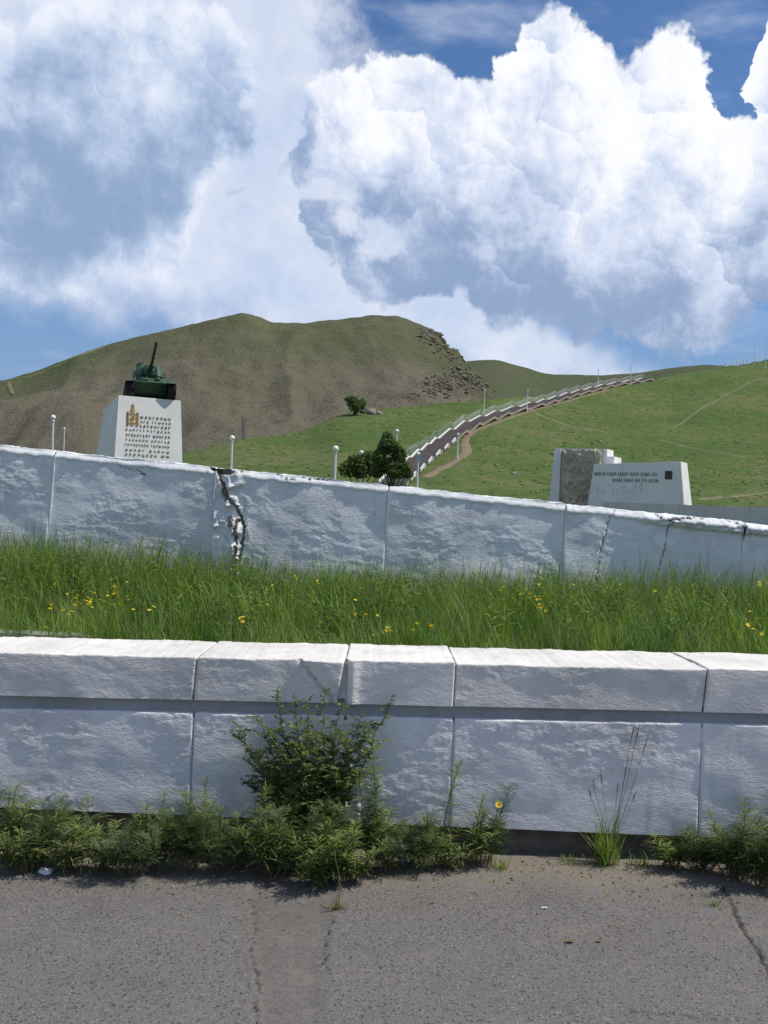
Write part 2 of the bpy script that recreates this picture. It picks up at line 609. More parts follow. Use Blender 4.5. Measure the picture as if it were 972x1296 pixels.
M['bark_dark'] = simple('dark_bark', (0.09, 0.07, 0.05), (0.05, 0.04, 0.03), 10.0, 0.9)
M['leaf_weed'] = foliage('feathery_weed_leaf', (0.036, 0.070, 0.022), (0.26, 0.32, 0.085), 0.5, 0.38)
M['leaf_feather'] = foliage('grey_green_feather_leaf', (0.038, 0.070, 0.030), (0.20, 0.255, 0.100), 0.55, 0.35)
M['leaf_shrub'] = foliage('small_shrub_leaf', (0.065, 0.108, 0.034), (0.23, 0.30, 0.105), 0.5, 0.4)
M['leaf_tree'] = foliage('tree_leaf', (0.042, 0.075, 0.025), (0.15, 0.20, 0.07), 0.5, 0.38)
M['grass'] = foliage('meadow_grass_blade', (0.046, 0.116, 0.021), (0.255, 0.36, 0.078), 0.5, 0.42)
M['straw'] = foliage('dry_grass_blade', (0.20, 0.17, 0.07), (0.32, 0.28, 0.14), 0.6, 0.35)
M['yellow'] = foliage('yellow_petal', (0.72, 0.50, 0.02), (0.85, 0.66, 0.05), 0.6, 0.3)
M['soil'] = simple('planting_soil', (0.10, 0.085, 0.055), (0.06, 0.06, 0.03), 6.0, 0.95, bmp=0.5)
M['pebble'] = simple('road_grit', (0.26, 0.24, 0.21), (0.12, 0.11, 0.10), 40.0, 0.85)

# ------------------------------------------------------------------ terrain: plaza, green hillside, mountain, far ridge
def ctrl(pts):
    q = sorted(pix(*p) for p in pts)
    return np.array([a for a, _ in q]), np.array([e for _, e in q])


def pchip(xk, yk, x):
    """monotone cubic interpolation"""
    xk = np.asarray(xk, float); yk = np.asarray(yk, float); x = np.asarray(x, float)
    h = np.diff(xk); d = np.diff(yk) / h
    m = np.zeros_like(yk)
    m[0], m[-1] = d[0], d[-1]
    for i in range(1, len(xk) - 1):
        if d[i - 1] * d[i] > 0:
            w1 = 2 * h[i] + h[i - 1]; w2 = h[i] + 2 * h[i - 1]
            m[i] = (w1 + w2) / (w1 / d[i - 1] + w2 / d[i])
    xx = np.clip(x, xk[0], xk[-1])
    i = np.clip(np.searchsorted(xk, xx) - 1, 0, len(xk) - 2)
    t = (xx - xk[i]) / h[i]
    return ((1 + 2 * t) * (1 - t) ** 2 * yk[i] + t * (1 - t) ** 2 * h[i] * m[i] + t * t * (3 - 2 * t) * yk[i + 1] + t * t * (t - 1) * h[i] * m[i + 1])


# crest of the green hillside, seen from the road
HA, HE = ctrl([(-1200, 640), (-400, 618), (0, 592), (120, 586), (225, 574), (300, 558), (385, 544), (440, 524), (520, 513), (610, 505), (690, 499), (770, 487), (850, 475), (905, 465), (940, 460), (972, 455), (1150, 425), (1500, 400), (2200, 420)])
HDA = [pix(-1200, 560)[0], pix(0, 560)[0], pix(300, 560)[0], pix(520, 510)[0], pix(620, 505)[0], pix(760, 488)[0], pix(850, 475)[0], pix(972, 455)[0], pix(2200, 450)[0]]
HDD = [140, 140, 150, 190, 205, 250, 290, 330, 330]
# mountain skyline
MA, ME = ctrl([(-1500, 640), (-900, 600), (-500, 560), (-200, 520), (0, 483), (60, 464), (100, 449), (150, 433), (200, 421), (250, 409), (290, 400), (307, 396), (325, 400), (347, 408), (380, 409), (410, 406), (440, 403),
               (475, 399), (500, 400), (525, 408), (545, 416), (560, 430), (575, 444), (588, 458), (605, 478), (640, 505), (700, 540), (900, 600), (2000, 660)])
# far ridge
RA, RE = ctrl([(-1500, 620), (0, 600), (400, 520), (540, 468), (590, 456), (628, 455), (660, 463), (700, 473), (740, 474), (800, 472), (850, 465), (900, 461), (940, 464), (1000, 470), (1300, 500), (2200, 560)])


def near_z(a, D):
    """ground height at slope a = x / D, depth D, of the plaza and green hillside"""
    a = np.asarray(a, float); D = np.asarray(D, float)
    Dc = np.interp(a, HDA, HDD)
    zc = EYE + pchip(HA, HE, a) * Dc
    flat = np.interp(D, [8.0, 30.0, 60.0, 80.0], [0.85, 1.2, 1.75, 2.1])
    t = np.clip((D - 72.0) / (Dc - 72.0), 0, None)
    s = np.where(t < 1, np.minimum(t, 1) ** 1.55, 1 - 0.9 * (t - 1) ** 1.0 * 0 - 2.2 * np.maximum(t - 1, 0) ** 1.6)
    z = flat + (zc - 2.1) * s
    x = a * D
    k = sstep(70, 110, D)
    z = z + k * (fbm(x / 22, D / 22, 3, 3) * 0.5 + fbm(x / 4, D / 4, 9, 3) * 0.11)
    return z


def mount_z(a, D):
    t = (D - 380.0) / (900.0 - 380.0)
    zc = EYE + pchip(MA, ME, a) * 900.0
    x = np.asarray(a) * D
    s = np.where(t < 1, np.clip(t, 0, 1) ** 1.12, 1 - 1.2 * np.maximum(t - 1, 0) ** 1.5)
    z = -4 + (zc + 4) * s
    w = np.sin(np.clip(t, 0, 1) * math.pi) ** 0.7
    gul = np.abs(fbm(x / 95 + D / 500, D / 420, 21, 4))       # gullies running down the slope
    z = z + w * (fbm(x / 160, D / 160, 5, 4) * 16 - gul * 14 + 5) + fbm(x / 14, D / 14, 31, 3) * 1.1
    px_r = 486 + np.asarray(a) * FPX
    rocky = sstep(520, 555, px_r) * sstep(660, 610, px_r) * sstep(520, 640, D)
    z = z + rocky * (np.abs(fbm(x / 18, D / 18, 41, 4)) * 9 - 2)
    return z


# stairs are cut into the hillside; their centre line is fixed here
def near_hit(px, py, dmin=60.0, dmax=330.0, fn=near_z):
    a, e = pix(px, py)
    D = np.linspace(dmin, dmax, 2400)
    z = fn(np.full_like(D, a), D)
    ray = EYE + e * D
    hit = np.nonzero(z >= ray)[0]
    i = hit[0] if len(hit) else int(np.argmax(z - ray))
    return Vector((a * D[i], D[i], z[i]))


STAIR_PX = [(498, 612), (534, 581), (566, 557), (602, 536), (640, 523), (684, 512), (728, 499), (772, 488.5), (822, 480)]
STAIR = [near_hit(*q) for q in STAIR_PX]


def path_dist(x, y):
    """distance to the stair centre line and the stair height there"""
    best = np.full(np.shape(x), 1e9); zz = np.zeros(np.shape(x))
    for a, b in zip(STAIR[:-1], STAIR[1:]):
        dx_, dy_ = b.x - a.x, b.y - a.y
        L2 = dx_ * dx_ + dy_ * dy_
        t = np.clip(((x - a.x) * dx_ + (y - a.y) * dy_) / L2, 0, 1)
        d = np.hypot(x - a.x - t * dx_, y - a.y - t * dy_)
        z = a.z + t * (b.z - a.z)
        m = d < best
        best = np.where(m, d, best); zz = np.where(m, z, zz)
    return best, zz


def hill_z(a, D):
    z = near_z(a, D)
    d, zz = path_dist(np.asarray(a) * D, np.asarray(D))
    k = sstep(6.0, 2.6, d)
    return z * (1 - k) + (zz - 0.32) * k


def polar(name, fn, a0, a1, na, Ds, mat):
    a = np.tan(np.linspace(math.atan(a0), math.atan(a1), na))
    A, D = np.meshgrid(a, Ds)
    Z = fn(A, D)
    V = np.stack([A * D, D, Z], -1).reshape(-1, 3)
    n, m_ = len(Ds), na
    i = np.arange((n - 1) * (m_ - 1)); r = i // (m_ - 1); c = i % (m_ - 1)
    k = r * m_ + c
    F = np.stack([k, k + 1, k + m_ + 1, k + m_], -1)
    return tag(obj(name, mesh_np(name, V, F, smooth=True), mat), kind='structure')


def hill_mat(name, green1, green2, brown1, brown2, kind):
    m, nt, b = new_mat(name)
    p = geo_pos(nt)
    b.inputs['Roughness'].default_value = 0.95
    b.inputs['Specular IOR Level'].default_value = 0.08
    if kind == 'near':
        n1 = X(nt, noise(nt, p, 0.05, 6.0, 0.65).outputs[0])
        n2 = X(nt, noise(nt, p, 0.4, 6.0, 0.68).outputs[0])
        n3 = X(nt, noise(nt, p, 1.1, 5.0, 0.75).outputs[0])
        c = mixc(nt, (n1 * 0.6 + n2 * 0.4).step(0.38, 0.62), green1, green2)
        c = mixc(nt, (n2 * 0.45 + n3 * 0.25 + n1 * 0.45).step(0.56, 0.70) * 0.75, c, brown1)
        c = mixc(nt, n3.step(0.46, 0.66) * 0.6, c, tuple(v * 0.5 for v in green1))
        nt.links.new(c, b.inputs['Base Color'])
        bump(nt, b, n3 + n2 * 0.6, 0.7, 0.5)
    else:
        sep = nt.nodes.new('ShaderNodeSeparateXYZ'); nt.links.new(p, sep.inputs[0])
        z = X(nt, sep.outputs[2]); y = X(nt, sep.outputs[1]); x = X(nt, sep.outputs[0])
        n1 = X(nt, noise(nt, p, 0.006, 5.0, 0.6).outputs[0])
        n2 = X(nt, noise(nt, p, 0.05, 6.0, 0.68).outputs[0])
        n3 = X(nt, noise(nt, p, 0.35, 5.0, 0.7).outputs[0])
        if kind == 'mount':
            top = (y + (n1 - 0.5) * 480 + (n2 - 0.5) * 200).step(640.0, 900.0)      # grass keeps to the upper slopes
            rocky = (x + (n2 - 0.5) * 160).step(20.0, 75.0) * (y + (n2 - 0.5) * 200).step(460.0, 560.0)
        else:
            top = (n1 + (n2 - 0.5) * 0.5).step(0.25, 0.6)
            rocky = n2 * 0.0
        br = mixc(nt, n1.step(0.35, 0.65), brown1, brown2)
        gr = mixc(nt, n2.step(0.35, 0.65), green1, green2)
        c = mixc(nt, top * 0.85, br, gr)
        nm = nt.nodes.new('ShaderNodeSeparateXYZ')
        g = nt.nodes.new('ShaderNodeNewGeometry'); nt.links.new(g.outputs['Normal'], nm.inputs[0])
        c = mixc(nt, n3.step(0.47, 0.68) * 0.5, c, (0.085, 0.085, 0.05))
        c = mixc(nt, n2.step(0.55, 0.72) * 0.35, c, (0.17, 0.145, 0.105))
        c = mixc(nt, rocky * (n3 * 0.6 + n2 * 0.4).step(0.46, 0.56) * 0.85, c, (0.085, 0.075, 0.065))
        nt.links.new(c, b.inputs['Base Color'])
        bump(nt, b, n3 * 0.5 + n2, 0.9, 5.0)
    return m


M['hill'] = hill_mat('hillside_turf', (0.070, 0.114, 0.030), (0.100, 0.142, 0.042), (0.155, 0.142, 0.070), None, 'near')
M['mountain'] = hill_mat('mountain_slope', (0.082, 0.102, 0.042), (0.102, 0.118, 0.054), (0.152, 0.136, 0.100), (0.132, 0.122, 0.086), 'mount')
M['ridge'] = hill_mat('far_ridge_slope', (0.070, 0.094, 0.042), (0.084, 0.106, 0.050), (0.115, 0.108, 0.072), (0.10, 0.10, 0.07), 'ridge')

polar('hillside', hill_z, -1.3, 1.3, 760, np.concatenate([np.linspace(8.65, 70, 40), np.linspace(71, 300, 250), np.linspace(304, 420, 24)]), M['hill'])
polar('mountain', mount_z, -1.5, 1.2, 620, np.concatenate([np.linspace(380, 900, 190), np.linspace(905, 1250, 40)]), M['mountain'])


def ridge_z(a, D):
    t = (D - 1100.0) / 700.0
    zc = EYE + pchip(RA, RE, a) * 1800.0
    s = np.where(t < 1, np.clip(t, 0, 1), 1 - 0.8 * np.maximum(t - 1, 0) ** 1.4)
    x = np.asarray(a) * D
    return zc * s + fbm(x / 260, D / 260, 51, 4) * 14 * np.sin(np.clip(t, 0, 1) * math.pi) + fbm(x / 40, D / 40, 55, 2) * 1.5


polar('far_ridge', ridge_z, -1.5, 1.5, 420, np.linspace(1100, 2600, 70), M['ridge'])

# wide ground sheet out to the horizon
g = MB()
g.add([(-9000, -9000, -0.6), (9000, -9000, -0.6), (9000, 9000, -0.6), (-9000, 9000, -0.6)], [(0, 1, 2, 3)])
tag(g.build('ground', M['hill']), kind='structure')


# worn earth paths draped on the slopes
def trail(name, pts, width, mat, lift=0.07, fn=hill_z, dmin=60, dmax=330, n=60):
    P3 = [near_hit(px, py, dmin, dmax, fn) for px, py in pts]
    t = np.linspace(0, len(P3) - 1, n * (len(P3) - 1))
    xs = np.interp(t, range(len(P3)), [p.x for p in P3]); ys = np.interp(t, range(len(P3)), [p.y for p in P3])
    ker = np.ones(41) / 41
    xs2 = np.convolve(np.pad(xs, 20, 'edge'), ker, 'valid'); ys2 = np.convolve(np.pad(ys, 20, 'edge'), ker, 'valid')
    dx_, dy_ = np.gradient(xs2), np.gradient(ys2)
    L = np.hypot(dx_, dy_) + 1e-9
    nx, ny = -dy_ / L, dx_ / L
    w = width * (0.85 + 0.5 * fbm(t * 2.3, t * 0 + 1.7, 77, 3)) * np.clip(np.minimum(t, t[-1] - t) * 4 + 0.25, 0, 1)
    rows = []
    for o in (-0.5, -0.25, 0, 0.25, 0.5):
        x = xs2 + nx * w * o; y = ys2 + ny * w * o
        z = fn(x / y, y) + lift * (1.0 if abs(o) < 0.4 else 0.15)
        rows.append(np.stack([x, y, z], -1))
    V = np.concatenate(rows)
    N = len(t)
    F = []
    for r in range(4):
        k = np.arange(N - 1) + r * N
        F.append(np.stack([k, k + 1, k + 1 + N, k + N], -1))
    return tag(obj(name, mesh_np(name, V, np.concatenate(F), smooth=True), mat), kind='structure')


M['dirt'] = simple('trodden_earth', (0.20, 0.15, 0.095), (0.155, 0.125, 0.075), 0.8, 0.95)
M['dirt_pale'] = simple('pale_worn_grass', (0.15, 0.15, 0.075), (0.115, 0.125, 0.055), 0.5, 0.95)
trail('dirt_path', [(536, 606), (555, 595), (580, 582), (592, 572), (588, 560), (594, 548), (620, 538), (650, 527), (690, 515), (735, 503), (772, 493)], 1.3, M['dirt'])
trail('dirt_path', [(670, 521), (700, 532), (735, 542), (775, 550)], 1.1, M['dirt_pale'])
trail('dirt_path', [(828, 556), (850, 560), (880, 568), (915, 574), (950, 580)], 0.8, M['dirt_pale'])
trail('dirt_path', [(880, 634), (920, 629), (950, 626), (990, 622)], 1.2, M['dirt_pale'])
trail('dirt_path', [(846, 545), (880, 522), (910, 505), (940, 488), (965, 478)], 0.55, M['dirt_pale'])
trail('dirt_path', [(515, 569), (535, 560), (560, 548)], 1.0, M['dirt_pale'])
trail('dirt_path', [(690, 507), (677, 504), (662, 502)], 1.0, M['dirt_pale'])
trail('dirt_path', [(9, 484), (13, 492), (17, 503)], 4.0, M['dirt_pale'], 1.2, mount_z, 390, 900, 20)
trail('dirt_path', [(20, 481), (70, 464), (105, 452), (136, 437)], 5.0, M['dirt_pale'], 1.5, mount_z, 390, 900, 30)

# ------------------------------------------------------------------ road
ROAD_CRACKS = [([(915, 1120), (932, 1160), (945, 1185), (958, 1200), (968, 1225), (985, 1260)], 0.010),
               ([(785, 1277), (812, 1281), (850, 1283), (885, 1288), (930, 1291)], 0.006),
               ([(316, 1135), (322, 1170), (318, 1200), (326, 1240), (323, 1275), (330, 1320)], 0.0045),
               ([(424, 1150), (414, 1180), (410, 1210), (414, 1240)], 0.002), ([(10, 1278), (60, 1272), (100, 1275)], 0.003)]


def ground_pt(px, py):
    a, e = pix(px, py)
    D = -EYE / e
    return a * D, D


def seg_dist(x, y, pts):
    best = np.full(np.shape(x), 1e9)
    for (ax, ay), (bx, by) in zip(pts[:-1], pts[1:]):
        dx_, dy_ = bx - ax, by - ay
        t = np.clip(((x - ax) * dx_ + (y - ay) * dy_) / (dx_ * dx_ + dy_ * dy_), 0, 1)
        best = np.minimum(best, np.hypot(x - ax - t * dx_, y - ay - t * dy_))
    return best


def road_z(x, y):
    z = fbm(x / 0.7, y / 0.7, 61, 4) * 0.008 + fbm(x / 0.035, y / 0.035, 65, 2) * 0.0016
    jx = x + fbm(x / 0.05, y / 0.05, 66, 2) * 0.020 + fbm(x / 0.016, y / 0.016, 68, 2) * 0.006; jy = y + fbm(x / 0.05, y / 0.05, 67, 2) * 0.020
    crack = np.zeros_like(z)
    for pts, wd in ROAD_CRACKS:
        d = seg_dist(jx, jy, [ground_pt(*q) for q in pts])
        crack = np.maximum(crack, sstep(wd, wd * 0.2, d))
    l = [ground_pt(*q) for q in ((314, 1128), (321, 1190), (326, 1240), (330, 1320))]
    r = [ground_pt(*q) for q in ((425, 1128), (415, 1180), (408, 1230), (404, 1320))]
    xl = np.interp(-jy, [-q[1] for q in l], [q[0] for q in l]); xr_ = np.interp(-jy, [-q[1] for q in r], [q[0] for q in r])
    patch = sstep(-0.01, 0.02, jx - xl) * sstep(-0.03, 0.03, xr_ - jx)
    z = z - patch * 0.008 - crack * 0.022
    return z, crack, patch


xs = np.concatenate([[-60, -20, -8, -4], np.arange(-2.6, 2.6, 0.0085), [4, 8, 20, 60]])
ys = np.concatenate([[-60, -20, -5, 0, 2, 2.7], np.arange(2.95, 4.95, 0.0095), [5.1]])
Xg, Yg = np.meshgrid(xs, ys)
Zg, Ck, Pt = road_z(Xg, Yg)
nx_, ny_ = len(xs), len(ys)
i = np.arange((ny_ - 1) * (nx_ - 1)); k = (i // (nx_ - 1)) * nx_ + i % (nx_ - 1)
F = np.stack([k, k + 1, k + nx_ + 1, k + nx_], -1)
me = mesh_np('road', np.stack([Xg, Yg, Zg], -1).reshape(-1, 3), F, attrs={'wear': Ck.ravel(), 'patch': Pt.ravel()}, smooth=True)


def asphalt():
    m, nt, b = new_mat('old_asphalt')
    p = geo_pos(nt)
    sep = nt.nodes.new('ShaderNodeSeparateXYZ'); nt.links.new(p, sep.inputs[0])
    y = X(nt, sep.outputs[1])
    b.inputs['Roughness'].default_value = 0.88
    b.inputs['Specular IOR Level'].default_value = 0.25
    v = voro(nt, p, 190.0, 0.0, 0.5, '3D')
    v2 = voro(nt, p, 105.0, 0.0, 0.5, '3D')
    sc_ = nt.nodes.new('ShaderNodeSeparateColor'); nt.links.new(v.outputs['Color'], sc_.inputs[0])
    sc2 = nt.nodes.new('ShaderNodeSeparateColor'); nt.links.new(v2.outputs['Color'], sc2.inputs[0])
    r1 = X(nt, sc_.outputs[0]); r2 = X(nt, sc2.outputs[1])
    big = X(nt, noise(nt, p, 1.1, 5.0, 0.6).outputs[0])
    fin = X(nt, noise(nt, p, 40.0, 4.0, 0.65).outputs[0])
    c = mixc(nt, r1, (0.098, 0.094, 0.089), (0.166, 0.159, 0.150))
    c = mixc(nt, (big * 0.7 + fin * 0.3).step(0.36, 0.66), c, mixc(nt, 0.5, c, (0.146, 0.136, 0.124)))
    c = mixc(nt, (r2 + (big - 0.5) * 0.2).step(0.86, 0.90) * X(nt, v2.outputs['Distance']).step(0.42, 0.30) * 0.8, c, (0.045, 0.042, 0.04))
    c = mixc(nt, r1.step(0.95, 0.975) * 0.7, c, (0.26, 0.24, 0.21))
    pa = attr(nt, 'patch')
    smooth = mixc(nt, fin.step(0.3, 0.7), (0.092, 0.086, 0.078), (0.135, 0.126, 0.114))
    c = mixc(nt, pa * 0.6, c, smooth)
    dust = (y + (big - 0.5) * 0.7 + (fin - 0.5) * 0.3).step(4.22, 4.75)
    st_ = X(nt, noise(nt, p, 3.3, 5.0, 0.65).outputs[0])
    c = mixc(nt, st_.step(0.52, 0.72) * 0.35, c, (0.075, 0.070, 0.064))
    c = mixc(nt, st_.step(0.46, 0.30) * 0.30, c, (0.20, 0.185, 0.165))
    c = mixc(nt, dust * 0.55, c, (0.215, 0.182, 0.140))
    c = mixc(nt, attr(nt, 'wear') * 0.7, c, (0.06, 0.054, 0.045))
    nt.links.new(c, b.inputs['Base Color'])
    bump(nt, b, X(nt, v.outputs['Distance']) * (1.0 - pa * 0.7) + fin * 0.5, 0.7, 0.006)
    return m


tag(obj('road', me, asphalt()), kind='structure')

# ------------------------------------------------------------------ the two whitewashed walls
def block_mesh(name, xl, xr, zb, zt, y0, depth, res, disp, r_top=0.012, r_end=0.010, top_disp=None, resz=None, wear=None, back=True):
    """one rendered block: rows follow the profile front -> top -> back, columns run along x.
    xl, xr: (x at bottom, x at top); zb, zt: functions of x; disp(x, z): relief of the face towards the viewer"""
    resz = resz or res
    H = float(np.mean(zt(np.array([xl[0], xr[0]])) - zb(np.array([xl[0], xr[0]]))))
    nz = max(3, int(H / resz))
    rows = []                                      # (t, drop below top, depth, ny, nz)
    for t in np.linspace(0, 1, nz):
        rows.append((t * (1 - r_top / H), 0.0, 0.0, -1.0, 0.0))
    for k in range(1, 6):
        an = k / 5 * math.pi / 2
        rows.append((1 - r_top / H, r_top * math.sin(an), r_top * (1 - math.cos(an)), -math.cos(an), math.sin(an)))
    nt_ = max(2, int((depth - r_top) / (res * 1.6)))
    for t in np.linspace(0, 1, nt_ + 1)[1:]:
        rows.append((1 - r_top / H, r_top, r_top + (depth - r_top) * t, 0.0, 1.0))
    if back:
        rows.append((0.0, 0.0, depth, 0.0, 0.0))
    e = np.array([0, 0.002, 0.005, 0.009, 0.014])
    s = np.linspace(0, 1, max(3, int((xr[0] - xl[0]) / res)))
    Wd = xr[0] - xl[0]
    s = np.unique(np.concatenate([s, e / Wd, 1 - e / Wd]))
    t = np.array([q[0] for q in rows])[:, None]; add = np.array([q[1] for q in rows])[:, None]
    d = np.array([q[2] for q in rows])[:, None]
    ny = np.array([q[3] for q in rows])[:, None]; nz_ = np.array([q[4] for q in rows])[:, None]
    xa = xl[0] + (xl[1] - xl[0]) * t; xb = xr[0] + (xr[1] - xr[0]) * t
    x = xa + (xb - xa) * s[None, :]
    z = zb(x) + t * (zt(x) - zb(x)) + add
    de = np.minimum(s, 1 - s)[None, :] * Wd
    q = np.clip(r_end - de, 0, r_end)
    inset = r_end - np.sqrt(np.maximum(r_end ** 2 - q ** 2, 0))
    dv = disp(x, z)
    td = (top_disp(x, d) if top_disp else 0.0)
    off = dv * (ny < -0.01) * np.abs(ny) - inset * np.abs(ny)
    Y = y0 + d - off
    Z = z + (td - inset) * nz_ + np.where((ny > -0.01) & (nz_ > 0.5), 0, 0)
    X_ = x + 0 * d
    n, m_ = X_.shape
    V = np.stack([X_, Y, Z], -1).reshape(-1, 3)
    i = np.arange((n - 1) * (m_ - 1)); k = (i // (m_ - 1)) * m_ + i % (m_ - 1)
    F = np.stack([k, k + 1, k + m_ + 1, k + m_], -1)
    # close the ends with strips to the back-bottom corner
    F3 = []
    for c_, flip in ((0, True), (m_ - 1, False)):
        idx = np.arange(n) * m_ + c_
        last = idx[-1]
        for j in range(n - 2):
            F3.append((idx[j], idx[j + 1], last) if not flip else (idx[j + 1], idx[j], last))
    wr = (wear(x, z) * (ny < -0.01) if wear else np.zeros_like(X_))
    return mesh_np(name, V, F, np.array(F3), {'wear': wr.ravel()}, smooth=True)


def lumps(seed, amp=1.0):
    def f(x, z):
        a = fbm(x / 0.42, z / 0.30, seed, 2) * 0.008
        b_ = fbm((x + z * 0.25) / 0.11, z / 0.06, seed + 5, 3) * 0.0026
        patchy = sstep(-0.25, 0.35, fbm(x / 0.5, z / 0.4, seed + 9, 2))
        c_ = np.abs(fbm((x + z * 0.3) / 0.045, z / 0.02, seed + 13, 2)) * 0.0030 * patchy
        return (a + b_ * (0.35 + patchy) + c_) * amp
    return f


FY = 4.85
FT = 0.62


def zline(pl, pr, D):
    """straight line in the wall plane through two photograph pixels"""
    A, B = P(*pl, D), P(*pr, D)
    k = (B.z - A.z) / (B.x - A.x)
    return lambda x: A.z + (np.asarray(x) - A.x) * k


z_ct = zline((0, 826), (972, 848), FY)
z_cb = zline((0, 880), (972, 903), FY)
z_lt = zline((0, 897), (972, 918), FY)
z_lb = zline((0, 1022), (972, 1063), FY)


def wx(px, py, D):
    return P(px, py, D).x


front = empty('front_wall', (0, FY, 0), 'low whitewashed block wall with broad cream top behind the roadside weeds', 'wall')
gap = 0.0025
c_seams = [(-330, -328), (-60, -57), (244, 249), (433, 437), (574, 577), (890, 896), (1190, 1195), (1480, 1486)]   # bottom px, top px
l_seams = [(-345, -340), (-70, -66), (240, 245), (434, 437), (569, 575), (884, 890), (1185, 1190), (1476, 1482)]
for j in range(len(c_seams) - 1):
    x0 = [wx(c_seams[j][0], 890, FY) + gap, wx(c_seams[j][1], 835, FY) + gap]
    x1 = [wx(c_seams[j + 1][0], 890, FY) - gap, wx(c_seams[j + 1][1], 835, FY) - gap]
    if j == 2: x1[0] -= 0.022
    if j == 3: x0[0] += 0.006
    base = lumps(100 + j * 7, 0.8)

    def dcop(x, z, base=base, j=j):
        o = base(x, z)
        if j == 2:       # block with a broken, pushed-out corner beside the crack
            cx, cz = wx(418, 862, FY), P(418, 862, FY).z
            ux = (x - cx) / 0.085; uz = (z - cz) / 0.085
            edge = 0.75 + ux * 0.9 + uz * 0.75 + fbm(x / 0.03, z / 0.03, 5, 2) * 0.25
            o = o + sstep(-0.02, 0.12, edge) * 0.018 + sstep(0.3, 1.2, edge) * 0.012
            o = o - 0.022 * np.exp(-((edge - 0.02) / 0.10) ** 2)
            low = sstep(0.03, 0.0, x - (wx(436, 880, FY) - 0.04)) * 0
            o = o - 0.05 * sstep(wx(424, 880, FY), wx(438, 880, FY), x) * sstep(P(430, 866, FY).z, P(430, 884, FY).z, z)
        if j == 3:       # swollen end beside the crack
            o = o + 0.014 * np.exp(-((x - wx(446, 870, FY)) / 0.025) ** 2) - 0.03 * sstep(wx(441, 870, FY), wx(436, 870, FY), x)
        return o

    def dtop(x, d, j=j):
        return fbm(x / 0.25, d / 0.2, 300 + j, 3) * 0.006 + fbm(x / 0.04, d / 0.04, 340 + j, 2) * 0.0008 - 0.006 * sstep(FT - 0.03, FT, d)
    inn = -0.35 < (x0[0] + x1[0]) / 2 / 6 < 0.35
    res = 0.0075 if inn else 0.03
    zoff = [0, 0, 0.0, 0.004, -0.004, 0.002, 0, 0][j]
    me = block_mesh('coping_block', x0, x1, z_cb, (lambda x, zoff=zoff: z_ct(x) + zoff + fbm(np.asarray(x) / 0.05, np.asarray(x) * 0 + 2.2, 73, 3) * 0.0035), FY - 0.006 * (j == 3) - 0.004 * (j % 2), FT, res, dcop, 0.007, 0.009 if j != 2 else 0.014, dtop)
    me.transform(Matrix.Translation((0, -FY, 0)))
    obj('coping_block', me, M['coping'], front)
for j in range(len(l_seams) - 1):
    x0 = [wx(l_seams[j][0], 1040, FY) + gap, wx(l_seams[j][1], 905, FY) + gap]
    x1 = [wx(l_seams[j + 1][0], 1040, FY) - gap, wx(l_seams[j + 1][1], 905, FY) - gap]
    base = lumps(200 + j * 7, 1.0)

    def dlow(x, z, base=base, j=j):
        o = base(x, z)
        if j in (2, 3):     # crumbling strip beside the crack behind the shrub
            cx = wx(437, 960, FY)
            o = o + np.exp(-((x - cx) / 0.12) ** 2) * (fbm(x / 0.05, z / 0.06, 17, 3) * 0.022 - 0.01)
        return o
    inn = -0.35 < (x0[0] + x1[0]) / 2 / 6 < 0.35
    me = block_mesh('wall_panel', x0, x1, z_lb, (lambda x: z_lt(x) + fbm(np.asarray(x) / 0.08, np.asarray(x) * 0 + 3.3, 71, 3) * 0.003), FY, 0.16, 0.0075 if inn else 0.03, dlow, 0.010, 0.010,
                    lambda x, d: fbm(x / 0.06, d / 0.06, 400, 2) * 0.002)
    me.transform(Matrix.Translation((0, -FY, 0)))
    obj('wall_panel', me, M['wall'], front)
# recessed band under the coping, core, footing
X0, X1 = wx(-345, 900, FY) + 0.02, wx(1480, 900, FY) - 0.02


def slab(y0, y1, za, zb_, name, mat, parent, x0, x1, n=60, amp=0.0, oy=0.0):
    b = MB()
    xs_ = np.linspace(x0, x1, n)
    vs = []; fs = []
    for i_, x in enumerate(xs_):
        w_ = amp * float(fbm(np.array(x / 0.3), np.array(0.7), 81, 3))
        for (y, z) in ((y0 + w_, za(x)), (y1, za(x)), (y1, zb_(x)), (y0 + w_, zb_(x))):
            vs.append((x, y - oy, float(z)))
    for i_ in range(n - 1):
        for q in range(4):
            fs.append((i_ * 4 + q, i_ * 4 + (q + 1) % 4, i_ * 4 + 4 + (q + 1) % 4, i_ * 4 + 4 + q))
    fs.append((0, 1, 2, 3)); fs.append(tuple((n - 1) * 4 + q for q in (3, 2, 1, 0)))
    b.add(vs, fs)
    return b.build(name, mat, parent)


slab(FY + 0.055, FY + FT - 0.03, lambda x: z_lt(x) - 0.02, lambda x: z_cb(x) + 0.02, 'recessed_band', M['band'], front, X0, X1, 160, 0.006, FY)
slab(FY + 0.013, FY + FT - 0.02, lambda x: z_cb(x) + 0.021, lambda x: z_ct(x) - 0.012, 'core', M['wall'], front, X0, X1, 60, 0, FY)
slab(FY + 0.012, FY + 0.14, lambda x: z_lb(x) + 0.004, lambda x: z_lt(x) - 0.021, 'core', M['wall'], front, X0, X1, 60, 0, FY)
slab(FY + 0.045, FY + FT - 0.05, lambda x: -0.15 + 0 * x, lambda x: z_lb(x) + 0.003, 'footing', M['footing'], front, X0, X1, 200, 0.02, FY)
slab(FY + 0.165, FY + FT - 0.04, lambda x: z_lb(x) + 0.002, lambda x: z_lt(x) - 0.022, 'backing', M['concrete'], front, X0, X1, 20, 0, FY)

